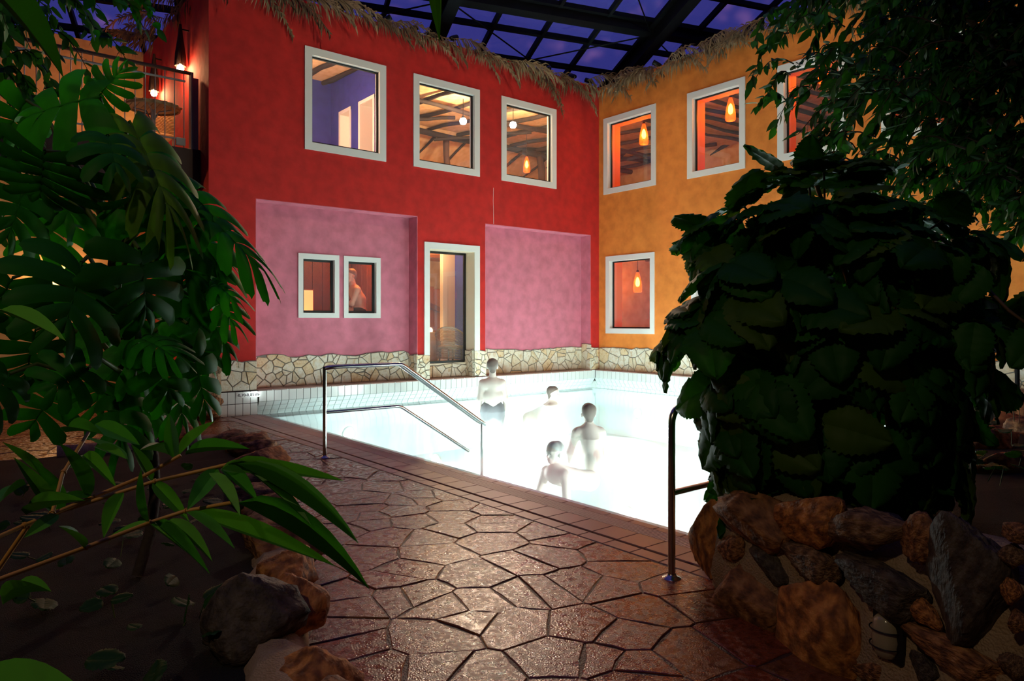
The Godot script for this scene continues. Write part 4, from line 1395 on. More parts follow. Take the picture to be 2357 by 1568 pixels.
func terrace() -> void:
	var t := thing("floor_terrace", "upper terrace floor with a dark brown edge board", "floor", Vector3(1, 4.25, -12), "", "structure")
	var mb := MB.new()
	mb.span(Vector3(-5.0, 3.95, -16.0), Vector3(3.31, 4.25, -12.02)); part(mb, "slab", M.cream, t)
	mb = MB.new()
	mb.span(Vector3(-5.0, 3.62, -12.02), Vector3(3.31, 4.25, -11.97), 0.008); part(mb, "edge_board", M.brown_board, t)
	slab("wall_under_terrace", Vector3(-5.0, -0.3, -14.4), Vector3(3.31, 3.95, -14.2), M.beige_plaster, "beige wall under the terrace behind the plants")
	# ---- railing
	var r := thing("terrace_railing", "grey steel terrace railing with a dark wooden handrail", "railing", Vector3(1, 4.25, -12.06))
	mb = MB.new(); mb.beam(Vector3(-4.9, 5.47, -12.06), Vector3(3.2, 5.47, -12.06), 0.07, 0.045, Vector3.UP, 0.012); part(mb, "handrail", M.brown_board, r)
	mb = MB.new(); mb.tube([Vector3(-4.9, 5.33, -12.06), Vector3(3.1, 5.33, -12.06)], 0.018, 7); part(mb, "rail", M.steel_grey, r)
	mb = MB.new(); mb.tube([Vector3(-4.9, 4.4, -12.06), Vector3(3.1, 4.4, -12.06)], 0.014, 7); part(mb, "rail", M.steel_grey, r)
	mb = MB.new(); mb.tube([Vector3(0, 4.0, 0), Vector3(0, 5.46, 0)], 0.008, 6)
	var bar := mb.mesh()
	for i in 22:
		piece(bar, "baluster", M.steel_grey, r, Transform3D(Basis(), Vector3(3.08 - 0.14 * i, 0, -12.06) - r.position))
	mb = MB.new(); mb.span(Vector3(3.20, 3.55, -12.1), Vector3(3.29, 5.40, -12.02), 0.006); mb.span(Vector3(3.17, 3.5, -12.13), Vector3(3.21, 5.48, -12.0), 0.005); part(mb, "post", M.steel_grey, r)
	mb = MB.new(); mb.span(Vector3(2.96, 4.3, -12.085), Vector3(3.1, 4.42, -12.04), 0.004); part(mb, "bracket", M.steel_grey, r)
	# ---- cone lamps on the red side wall
	for i in 2:
		var at := [Vector3(3.18, 5.74, -12.67), Vector3(3.18, 5.78, -14.5)][i] as Vector3
		var l := thing("cone_lamp", ["dark woven cone wall lamp nearer the railing post", "dark woven cone wall lamp farther along the red terrace wall"][i], "lamp", at, "woven cone lamps")
		var sh := MB.new()
		for k in 30:
			var a := TAU * k / 30.0
			sh.tube([Vector3(cos(a) * 0.085, 0.02, sin(a) * 0.085), Vector3(cos(a) * 0.075, 0.22, sin(a) * 0.075), Vector3(cos(a) * 0.035, 0.5, sin(a) * 0.035), Vector3(cos(a) * 0.012, 0.72, sin(a) * 0.012)], 0.0085, 4, false)
		piece(sh, "woven_cone", M.wicker_dark, l)
		sh = MB.new()
		sh.lathe([Vector2(0.0, -0.075), Vector2(0.04, -0.06), Vector2(0.058, -0.02), Vector2(0.045, 0.03), Vector2(0.02, 0.06)], 14)
		piece(sh, "bulb", M.bulb_warm, l)
		sh = MB.new()
		sh.beam(Vector3(0, 0.64, 0), Vector3(0.13, 0.64, 0), 0.02, 0.02)
		piece(sh, "bracket", M.black_frame, l)
		omni("cone_lamp_light", at + Vector3(0, -0.02, 0), 0.75, Color(1.0, 0.72, 0.45), 0.05)
	# ---- table and chair
	var tb := thing("terrace_table", "round slatted table on the terrace behind the railing", "table", Vector3(2.72, 4.25, -12.5))
	for k in 9:
		mb = MB.new()
		var x := -0.36 + 0.09 * k
		var h := sqrt(maxf(0.41 * 0.41 - x * x, 0.004))
		mb.box(Vector3(x, 0.71, 0), Vector3(0.084, 0.03, h * 2.0), Basis(), 0.006)
		piece(mb, "slat", M.wicker, tb)
	mb = MB.new()
	mb.lathe([Vector2(0.38, 0.67), Vector2(0.41, 0.67), Vector2(0.41, 0.72), Vector2(0.40, 0.72)], 28); piece(mb, "rim", M.wicker, tb)
	mb = MB.new(); mb.tube([Vector3(0, 0.02, 0), Vector3(0, 0.66, 0)], 0.03, 10); piece(mb, "column", M.steel_grey, tb)
	for k in 4:
		mb = MB.new()
		var a := TAU * k / 4.0 + 0.4
		mb.tube([Vector3(cos(a) * 0.03, 0.5, sin(a) * 0.03), Vector3(cos(a) * 0.09, 0.63, sin(a) * 0.09), Vector3(cos(a) * 0.28, 0.67, sin(a) * 0.28)], 0.012, 6); piece(mb, "arm", M.steel_grey, tb)
		mb = MB.new()
		mb.tube([Vector3(cos(a) * 0.03, 0.06, sin(a) * 0.03), Vector3(cos(a) * 0.3, 0.013, sin(a) * 0.3)], 0.013, 6); piece(mb, "foot", M.steel_grey, tb)
	var ch := thing("terrace_chair", "pale woven chair back between table and railing post", "chair", Vector3(2.98, 4.25, -13.25))
	mb = MB.new()
	for k in 16:
		var y := 0.42 + 0.024 * k
		var pts := []
		for i in 9: pts.append(Vector3(-0.2 + 0.05 * i, y + 0.03 * sin(i * 0.8 * PI / 4.0), 0.2 + 0.05 * (k / 16.0) - 0.05 * sin(i * PI / 8.0)))
		mb.tube(pts, 0.013, 5, false)
	piece(mb, "backrest", M.ceiling_cloth, ch)
	mb = MB.new(); mb.box(Vector3(0, 0.42, 0), Vector3(0.42, 0.05, 0.42), Basis(), 0.015); piece(mb, "seat", M.ceiling_cloth, ch)
	for k in 4:
		mb = MB.new()
		var sx := -0.18 if k % 2 == 0 else 0.18
		var sz := -0.18 if k < 2 else 0.18
		mb.tube([Vector3(sx, 0, sz), Vector3(sx, 0.42, sz)], 0.014, 6); piece(mb, "leg", M.steel_grey, ch)
	# ---- lantern below the terrace
	var la := thing("wall_lantern", "warm wall lantern under the terrace glimpsed through the leaves", "lamp", Vector3(1.6, 2.3, -14.1))
	mb = MB.new(); mb.lathe([Vector2(0.0, -0.09), Vector2(0.06, -0.08), Vector2(0.07, 0.0), Vector2(0.05, 0.09), Vector2(0.0, 0.1)], 12); piece(mb, "bulb", M.bulb_warm, la)
	mb = MB.new(); mb.box(Vector3(0, 0.13, -0.04), Vector3(0.12, 0.05, 0.14), Basis(), 0.01); piece(mb, "bracket", M.black_frame, la)
	omni("lantern_light", Vector3(1.6, 2.3, -14.1), 0.9, Color(1.0, 0.68, 0.38), 0.07)


func bend(list: Array, rad: float) -> Array:  # a polyline with its inner corners rounded
	var out := [list[0]]
	for i in range(1, list.size() - 1):
		var p: Vector3 = list[i]
		var a: Vector3 = (list[i - 1] - p).normalized() * rad
		var b: Vector3 = (list[i + 1] - p).normalized() * rad
		for k in 7:
			var t := k / 6.0
			out.append((p + a).lerp(p, t).lerp(p.lerp(p + b, t), t))
	out.append(list[-1])
	return out


func fittings() -> void:
	# ---- handrails into the pool
	for i in 2:
		var z := [-7.38, -2.63][i] as float
		var h := thing("pool_handrail", ["stainless handrail into the pool in front of the red facade", "stainless handrail beside the stone planter and the bush"][i], "handrail", Vector3(3.34, 0, z), "pool handrails")
		var mb := MB.new()
		if i == 0:
			for s in [-0.045, 0.045]:
				mb.tube(bend([Vector3(0.0, 0.985, s * 0.3), Vector3(0.06, 1.0, s), Vector3(0.95, 1.0, s), Vector3(2.14, 0.20, s), Vector3(2.2, 0.17, s * 0.3)], 0.05), 0.0215, 10)
		else:
			mb.tube(bend([Vector3(0, 0.75, 0), Vector3(0, 1.0, 0), Vector3(0.95, 1.0, 0), Vector3(2.18, 0.18, 0)], 0.11), 0.0215, 12)
		piece(mb, "top_rail", M.steel, h)
		mb = MB.new()
		mb.tube(bend([Vector3(0.01, 0.5, 0), Vector3(0.95, 0.5, 0), Vector3(1.95, -0.15, 0)], 0.06), 0.018, 10)
		piece(mb, "lower_rail", M.steel, h)
		mb = MB.new(); mb.tube([Vector3(0, 0.0, 0), Vector3(0, 0.99 if i == 0 else 0.76, 0)], 0.0215, 12); piece(mb, "post", M.steel, h)
		mb = MB.new(); mb.tube([Vector3(2.16, -0.62, 0), Vector3(2.16, 0.19, 0)], 0.0215, 12); piece(mb, "post", M.steel, h)
		mb = MB.new(); mb.lathe([Vector2(0.055, 0.0), Vector2(0.055, 0.008), Vector2(0.03, 0.018), Vector2(0.024, 0.03)], 18); piece(mb, "floor_flange", M.steel, h)
	# ---- black spots on the wall tops
	var where := [Vector3(5.6, 7.03, -11.62), Vector3(6.46, 7.04, -11.62), Vector3(7.02, 7.02, -11.62), Vector3(7.96, 7.08, -11.62), Vector3(10.5, 7.05, -11.62), Vector3(11.23, 7.04, -11.62), Vector3(11.75, 7.04, -11.62), Vector3(12.08, 7.02, -9.9), Vector3(12.08, 7.02, -10.7)]
	var said := ["black roof-edge spotlight above the window of the blue room", "black roof-edge spotlight right of the blue-room window", "black roof-edge spotlight at the left side of the middle red-wall window", "black roof-edge spotlight above the middle red-wall window", "black roof-edge spotlight above the red-wall window near the corner", "black roof-edge spotlight left of the facade corner", "black roof-edge spotlight right at the facade corner on the red wall", "black roof-edge spotlight above the first upper orange-wall window", "black roof-edge spotlight just right of the facade corner on the orange wall"]
	for i in where.size():
		var s := thing("black_spotlight", said[i], "spotlight", where[i], "black spotlights on the wall tops")
		var b := Basis(Vector3.UP, 0.6 * i) * Basis(Vector3.RIGHT, 1.15)
		var mb := MB.new()
		mb.lathe([Vector2(0.0, -0.1), Vector2(0.04, -0.1), Vector2(0.05, -0.05), Vector2(0.055, 0.1), Vector2(0.045, 0.1), Vector2(0.04, 0.06), Vector2(0.0, 0.06)], 12, Transform3D(b, Vector3(0, 0.03, 0)))
		piece(mb, "housing", M.black_frame, s)
		mb = MB.new(); mb.tube([Vector3(0, -0.1, 0), Vector3(0, 0.0, 0)], 0.012, 6); piece(mb, "bracket", M.black_frame, s)
	# ---- floodlights under the roof, above the view
	for i in FLOODS.size():
		var a: Array = FLOODS[i]
		var fl := thing("floodlight", ["roof floodlight aimed at the red facade", "roof floodlight aimed at the orange facade", "dim floodlight hanging behind the viewer"][i], "floodlight", a[0])
		var b := Basis.looking_at(a[1] - a[0])
		var mb := MB.new(); mb.box(b * Vector3(0, 0, 0.06), Vector3(0.34, 0.26, 0.14), b, 0.02); piece(mb, "housing", M.black_frame, fl)
		mb = MB.new(); mb.box(b * Vector3(0, 0, -0.02), Vector3(0.28, 0.20, 0.02), b); piece(mb, "lens", M.downlight, fl)
		mb = MB.new(); mb.tube([Vector3(0, 0.1, 0), Vector3(0, 1.0, 0)], 0.02, 6); piece(mb, "hanger", M.steel_dark, fl)
	# ---- dark slanting tubes in front of the orange wall on the right
	var k := thing("slanting_rail", "dark metal tubes slanting down in front of the orange wall", "rail", Vector3(11.5, 0.39, -3.9))
	var tb := MB.new(); tb.tube([Vector3(11.55, 0.6, -5.1), Vector3(11.6, 1.50, -3.44)], 0.062, 12); part(tb, "tube", M.steel_dark, k)
	tb = MB.new(); tb.tube([Vector3(11.55, 0.95, -3.75), Vector3(11.6, 1.45, -2.8)], 0.035, 10); part(tb, "tube", M.steel_dark, k)
	tb = MB.new(); tb.tube([Vector3(11.57, 0.40, -4.6), Vector3(11.57, 0.86, -4.6)], 0.03, 8); part(tb, "support", M.steel_dark, k)
	tb = MB.new(); tb.tube([Vector3(11.57, 0.40, -3.2), Vector3(11.57, 1.23, -3.2)], 0.03, 8); part(tb, "support", M.steel_dark, k)


func rock(parent: Node, shapes: Array, at: Vector3, half: Vector3, turn: Basis, m: Material, called := "boulder") -> void:
	piece(shapes[rng.randi() % shapes.size()], called, m, parent, Transform3D(turn.scaled_local(half), at - parent.position))


func stonework() -> void:
	var shapes := []
	for i in 8: shapes.append(boulder(200 + i, 9 + i, 18))
	rng.seed = 61
	# ---- stone wall of the right planter
	var w := thing("stone_planter", "rubble stone planter wall in pale mortar at the lower right", "planter wall", Vector3(3.2, 0, -1.8))
	var path := [Vector3(4.55, 0, -2.25), Vector3(4.1, 0, -2.42), Vector3(3.75, 0, -2.47), Vector3(3.45, 0, -2.42), Vector3(3.30, 0, -2.2), Vector3(3.12, 0, -1.7), Vector3(2.98, 0, -1.3), Vector3(2.82, 0, -0.85), Vector3(2.66, 0, -0.4), Vector3(2.5, 0, 0.1)]
	var rows := []
	var f := FastNoiseLite.new()
	f.seed = 4; f.frequency = 2.2
	for i in 73:
		var t := i / 8.0
		var k := mini(int(t), 8)
		var c: Vector3 = path[k].lerp(path[k + 1], t - k)
		var dirn: Vector3 = (path[mini(k + 1, 9)] - path[k]).normalized()
		var out := Vector3(-dirn.z, 0, dirn.x)
		if out.dot(Vector3(-1, 0, -1)) < 0.0: out = -out
		var hh := 0.50 + 0.012 * i * 0.3
		var ring := PackedVector3Array()
		for p in [[0.02, -0.05], [0.03, 0.1], [0.01, 0.22], [-0.01, 0.34], [-0.02, 0.44], [-0.06, 0.97], [-0.14, 1.0], [-0.3, 0.98], [-0.36, 0.6], [-0.36, -0.05]]:
			var y: float = p[1] * hh if p[1] > 0.5 else p[1]
			var q: Vector3 = c + out * p[0] + Vector3(0, y, 0)
			ring.append(q + out * (0.07 * f.get_noise_3dv(q) + 0.03 * f.get_noise_3dv(q * 3.1)) + Vector3(0, 0.05 * f.get_noise_3dv(q * 1.7), 0))
		rows.append(ring)
	var mb := MB.new()
	mb.grid(rows, false, true)
	part(mb, "mortar", M.mortar_wall, w)
	var along := Vector3(-0.3357, 0, 0.942)
	var face := Basis(along, Vector3.UP, along.cross(Vector3.UP))
	for s in [
		[Vector3(3.233, 0.525, -2.023), 0.200, 0.126, "brown"], [Vector3(3.099, 0.611, -1.648), 0.160, 0.105, "ochre"], [Vector3(2.996, 0.648, -1.360), 0.186, 0.099, "grey"], [Vector3(2.902, 0.660, -1.095), 0.066, 0.094, "brown"],
		[Vector3(2.842, 0.622, -0.927), 0.116, 0.200, "dark"], [Vector3(3.289, 0.311, -2.179), 0.087, 0.064, "brown"], [Vector3(3.190, 0.323, -1.902), 0.099, 0.063, "dark"], [Vector3(3.094, 0.421, -1.633), 0.137, 0.074, "grey"],
		[Vector3(3.246, 0.10, -2.061), 0.197, 0.158, "brown"], [Vector3(3.087, 0.15, -1.613), 0.199, 0.185, "ochre"], [Vector3(2.962, 0.449, -1.263), 0.174, 0.096, "dark"], [Vector3(2.902, 0.401, -1.095), 0.059, 0.042, "ochre"],
		[Vector3(2.860, 0.308, -0.976), 0.161, 0.062, "brown"], [Vector3(2.789, 0.725, -0.778), 0.040, 0.048, "grey"], [Vector3(2.791, 0.603, -0.784), 0.026, 0.033, "ochre"], [Vector3(2.784, 0.504, -0.762), 0.026, 0.038, "brown"],
		[Vector3(2.899, 0.204, -1.088), 0.050, 0.046, "dark"], [Vector3(2.789, 0.366, -0.778), 0.032, 0.038, "grey"], [Vector3(2.985, 0.082, -1.327), 0.090, 0.045, "brown"], [Vector3(2.785, 0.808, -0.768), 0.036, 0.03, "brown"],
		[Vector3(3.43, 0.30, -2.42), 0.1, 0.21, "ochre"], [Vector3(3.8, 0.42, -2.5), 0.17, 0.16, "brown"], [Vector3(3.75, 0.1, -2.5), 0.2, 0.14, "grey"], [Vector3(4.2, 0.4, -2.4), 0.2, 0.17, "ochre"],
		[Vector3(2.70, 0.55, -0.5), 0.14, 0.16, "brown"], [Vector3(2.68, 0.2, -0.45), 0.16, 0.14, "grey"], [Vector3(2.6, 0.6, -0.1), 0.14, 0.14, "ochre"],
	]:
		var deep := clampf(minf(s[1], s[2]) * 0.8, 0.03, 0.10)
		var b := face * Basis(Vector3(0, 0, 1), rng.randfn() * 0.25)
		rock(w, shapes, s[0] + Vector3(-0.012, 0, -0.004), Vector3(s[1] * 1.36, s[2] * 1.36, deep * 1.2), b, M["rock_" + s[3]])
	# ---- soil behind it and rocks at the pool end
	mb = MB.new()
	rows = []
	for i in 15:
		var ring := PackedVector3Array()
		for j in 13:
			var p := Vector3(2.85 + 0.645 * i, 0, -2.3 + 0.32 * j)
			p.x += maxf(0.0, (-0.2 - p.z) * 0.0) + (1.0 - i / 14.0) * clampf((-p.z - 0.4) * 0.33, 0.0, 0.6)
			p.y = 0.42 + 0.12 * f.get_noise_3dv(p)
			ring.append(p)
		rows.append(ring)
	mb.grid(rows, false)
	single(mb, "planting_bed", M.soil, "dark soil of the planting bed behind the rubble wall", "soil", "", "stuff")
	for s in [[Vector3(6.0, 0.12, -2.62), 0.42, "brown", "second rock from the handrail in the row edging the pool end"], [Vector3(6.75, 0.22, -2.66), 0.38, "ochre", "third rock from the handrail in the row edging the pool end"], [Vector3(7.45, 0.2, -2.72), 0.42, "brown", "fourth rock from the handrail in the row edging the pool end"], [Vector3(8.2, 0.16, -2.75), 0.4, "grey", "fifth rock from the handrail in the row edging the pool end"], [Vector3(8.9, 0.22, -2.7), 0.46, "ochre", "sixth rock from the handrail in the row edging the pool end"], [Vector3(9.7, 0.16, -2.8), 0.44, "brown", "last rock but one towards the orange wall at the pool end"], [Vector3(10.5, 0.18, -2.75), 0.45, "brown", "rock nearest the orange wall in the row at the pool end"], [Vector3(5.2, 0.15, -2.55), 0.36, "grey", "grey rock nearest the handrail in the row edging the pool end"], [Vector3(7.3, 0.42, -2.2), 0.33, "ochre", "ochre rock raised behind the pool end row, under the creeper"], [Vector3(8.3, 0.45, -2.2), 0.32, "brown", "brown rock raised behind the pool end row, nearer the orange wall"], [Vector3(6.95, 0.36, -1.35), 0.42, "grey", "large grey rock in the bed among the ground cover"], [Vector3(6.2, 0.4, -1.75), 0.3, "ochre", "small ochre rock in the bed beside the large grey rock"]]:
		var one := single(shapes[rng.randi() % shapes.size()], "rock", M["rock_" + s[2]], s[3], "rock", "rocks edging the pool end")
		one.transform = Transform3D(Basis(Vector3.UP, rng.randf() * TAU).scaled_local(Vector3(s[1], s[1] * 0.72, s[1] * 0.8)), s[0])
	# ---- bulkhead lamp, unlit, in a hollow of the wall
	var b := thing("bulkhead_lamp", "unlit oval bulkhead lamp with ribbed glass low in the rubble wall", "lamp", Vector3(2.93, 0.254, -1.25))
	var turn := Basis(along, Vector3.UP, along.cross(Vector3.UP))
	mb = MB.new()
	rows = []
	for i in 14:
		var t := i / 13.0 * PI
		var ring := PackedVector3Array()
		for j in 15:
			var a := PI * j / 14.0
			var rib := 1.0 + 0.035 * (1.0 if i % 2 == 0 else -1.0)
			ring.append(turn * Vector3(cos(a) * 0.055 * pow(sin(t), 0.45) * rib, -cos(t) * 0.085, sin(a) * 0.05 * pow(sin(t), 0.45) * rib))
		rows.append(ring)
	mb.grid(rows, false, true)
	mat("ribbed_glass", Color(0.62, 0.58, 0.48), 0.15, {spec = 0.7})
	var dome := piece(mb, "ribbed_glass", M.ribbed_glass, b)
	for y in [-0.035, 0.03]:
		mb = MB.new()
		var pts := []
		for j in 13:
			var a := PI * j / 12.0
			pts.append(turn * Vector3(cos(a) * 0.062, y, sin(a) * 0.058))
		mb.tube(pts, 0.003, 5)
		piece(mb, "guard_wire", M.black_frame, dome)
	mb = MB.new(); mb.box(turn * Vector3(0, 0, -0.012), Vector3(0.14, 0.2, 0.03), turn, 0.01); piece(mb, "back_plate", M.black_frame, b)
	# ---- left planter edge
	var l := thing("rubble_planter", "low rubble edge of the dark planting bed on the left", "planter wall", Vector3(1.5, 0, -4))
	path = [Vector3(0.8, 0, -1.7), Vector3(1.02, 0, -2.6), Vector3(1.22, 0, -3.2), Vector3(1.5, 0, -3.9), Vector3(1.72, 0, -4.5), Vector3(2.05, 0, -5.6), Vector3(2.4, 0, -6.8), Vector3(2.75, 0, -8.1), Vector3(2.3, 0, -8.6), Vector3(1.0, 0, -8.8)]
	rows = []
	for i in 73:
		var t := i / 8.0
		var k := mini(int(t), 8)
		var c: Vector3 = path[k].lerp(path[k + 1], t - k)
		var dirn: Vector3 = (path[k + 1] - path[k]).normalized()
		var out := Vector3(-dirn.z, 0, dirn.x)
		var ring := PackedVector3Array()
		for p in [[0.13, -0.05], [0.12, 0.08], [0.08, 0.16], [0.0, 0.2], [-0.1, 0.19], [-0.16, 0.1], [-0.17, -0.05]]:
			var q: Vector3 = c + out * p[0] + Vector3(0, p[1], 0)
			ring.append(q + out * 0.05 * f.get_noise_3dv(q) + Vector3(0, 0.06 * f.get_noise_3dv(q * 1.9), 0))
		rows.append(ring)
	mb = MB.new()
	mb.grid(rows, false, false)
	part(mb, "mortar", M.mortar_wall, l)
	for s in [[Vector3(1.08, 0.24, -3.02), 0.21, 0.19, "dark"], [Vector3(1.27, 0.22, -3.12), 0.19, 0.2, "ochre"], [Vector3(1.44, 0.20, -3.62), 0.2, 0.17, "ochre"], [Vector3(1.62, 0.19, -4.22), 0.26, 0.15, "brown"], [Vector3(1.12, 0.1, -2.62), 0.2, 0.16, "ochre"], [Vector3(0.95, 0.12, -2.2), 0.22, 0.2, "brown"], [Vector3(1.75, 0.22, -4.75), 0.22, 0.2, "ochre"], [Vector3(1.9, 0.2, -5.25), 0.24, 0.18, "brown"], [Vector3(2.1, 0.2, -5.85), 0.24, 0.18, "grey"], [Vector3(2.3, 0.2, -6.5), 0.25, 0.17, "ochre"], [Vector3(2.5, 0.2, -7.1), 0.24, 0.17, "brown"], [Vector3(2.66, 0.18, -7.75), 0.24, 0.17, "brown"], [Vector3(2.6, 0.16, -8.3), 0.22, 0.16, "grey"], [Vector3(2.1, 0.18, -8.65), 0.25, 0.17, "ochre"]]:
		rock(l, shapes, s[0], Vector3(s[1] * 1.15, s[2], s[1]), Basis(Vector3.UP, rng.randf() * TAU) * Basis(Vector3.RIGHT, rng.randfn() * 0.3), M["rock_" + s[3]])
	mb = MB.new()
	rows = []
	for i in 12:
		var ring := PackedVector3Array()
		for j in 20:
			var z := -1.4 - 0.385 * j
			var p := Vector3(lerpf(-4.5, lerpf(0.95, 2.7, clampf((-z - 2.0) / 6.0, 0, 1)), i / 11.0), 0, z)
			p.y = 0.12 + 0.08 * f.get_noise_3dv(p)
			ring.append(p)
		rows.append(ring)
	mb.grid(rows, false, true)
	single(mb, "planting_bed", M.soil, "dark soil of the left planting bed under the bamboo", "soil", "", "stuff")
	# ---- rubble pillar at the left foot of the red facade and the low wall beside it
	var pl := thing("rubble_pillar", "rubble pillar of brown stones in mortar at the foot of the red facade", "pillar", Vector3(3.25, 0, -11.35))
	mb = MB.new(); mb.span(Vector3(3.0, -0.02, -11.66), Vector3(3.44, 0.9, -11.3), 0.06); part(mb, "mortar", M.mortar_wall, pl)
	for s in [[Vector3(3.24, 0.86, -11.33), 0.24, 0.2, "grey"], [Vector3(3.33, 0.52, -11.3), 0.13, 0.07, "brown"], [Vector3(3.3, 0.38, -11.3), 0.08, 0.045, "brown"], [Vector3(3.38, 0.26, -11.3), 0.1, 0.1, "brown"], [Vector3(3.32, 0.1, -11.3), 0.12, 0.06, "ochre"], [Vector3(3.13, 0.3, -11.29), 0.1, 0.09, "ochre"], [Vector3(3.1, 0.55, -11.3), 0.08, 0.1, "grey"], [Vector3(3.12, 0.1, -11.3), 0.1, 0.07, "brown"]]:
		rock(pl, shapes, s[0], Vector3(s[1], s[2], 0.1), Basis(Vector3(0, 0, 1), rng.randfn() * 0.3), M["rock_" + s[3]])
	var lw := thing("low_stone_wall", "low crazy-paved wall left of the rubble pillar", "low wall", Vector3(2.7, 0, -11.2))
	mb = MB.new(); mb.span(Vector3(2.0, -0.02, -11.6), Vector3(2.97, 0.46, -11.25)); part(mb, "core", M.mortar_plinth, lw)
	plinth_run(lw, Transform3D(Basis(), Vector3(0, 0, -11.25)), 2.0, 2.97, 0.0, 0.44, 14, 14, 51)


# ---------------------------------------------------------------- people

# Head with brow, nose, jaw, ears and a neck, facing +z before the turn; unit: metres.
func head_bones(at: Vector3, b: Basis, s := 1.0) -> Array:
	var o := func(x: float, y: float, z: float) -> Vector3: return at + b * Vector3(x, y, z) * s
	return [
		[o.call(0, 0.035, -0.02), o.call(0, 0.045, 0.015), 0.092 * s, 0.085 * s], [o.call(0, -0.03, 0.03), o.call(0, -0.075, 0.052), 0.066 * s, 0.042 * s], [o.call(0, 0.005, 0.088), o.call(0, -0.022, 0.108), 0.010 * s, 0.016 * s],
		[o.call(-0.088, 0.0, -0.005), o.call(-0.09, -0.03, 0.0), 0.014 * s, 0.010 * s], [o.call(0.088, 0.0, -0.005), o.call(0.09, -0.03, 0.0), 0.014 * s, 0.010 * s], [o.call(-0.03, 0.028, 0.078), o.call(0.03, 0.028, 0.078), 0.018 * s, 0.018 * s],
		[o.call(-0.018, -0.052, 0.088), o.call(0.018, -0.052, 0.088), 0.010 * s, 0.010 * s], [o.call(0, -0.05, -0.02), o.call(0, -0.17, -0.035), 0.055 * s, 0.06 * s],
	]


func hair_cap(p: Node, at: Vector3, b: Basis, m: Material, s := 1.0) -> void:
	var mb := MB.new()
	figure(mb, [[at + b * Vector3(0, 0.05, -0.03) * s, at + b * Vector3(0, 0.06, 0.005) * s, 0.1 * s, 0.088 * s], [at + b * Vector3(0, 0.0, -0.055) * s, at + b * Vector3(0, -0.06, -0.06) * s, 0.075 * s, 0.05 * s]], 0.011, 0.03)
	part(mb, "hair", m, p)


func face_bits(p: Node, at: Vector3, b: Basis, s := 1.0) -> void:
	var mb := MB.new()
	for sx in [-0.032, 0.032]:
		mb.lathe([Vector2(0.0, -0.009), Vector2(0.009, 0.0), Vector2(0.0, 0.009)], 8, Transform3D(b.scaled_local(Vector3.ONE * s), at + b * Vector3(sx, 0.008, 0.089) * s))
	part(mb, "eyes", M.hair_dark, p)


func hand_bones(wrist: Vector3, dirn: Vector3, side: Vector3, s := 1.0) -> Array:
	var out := [[wrist, wrist + dirn * 0.075 * s, 0.028 * s, 0.03 * s]]
	var palm := dirn.cross(side).normalized()
	for k in 4:
		var base := wrist + dirn * 0.08 * s + side * (k - 1.5) * 0.021 * s
		var l := [0.068, 0.078, 0.074, 0.058][k] as float * s
		var mid := base + (dirn + palm * 0.12).normalized() * l * 0.55
		out.append([base, mid, 0.0095 * s, 0.0088 * s])
		out.append([mid, mid + (dirn + palm * 0.5).normalized() * l * 0.5, 0.0088 * s, 0.0075 * s])
	var tb := wrist + dirn * 0.03 * s - side * 0.03 * s
	out.append([tb, tb + (dirn - side * 0.8).normalized() * 0.055 * s, 0.012 * s, 0.0095 * s])
	return out


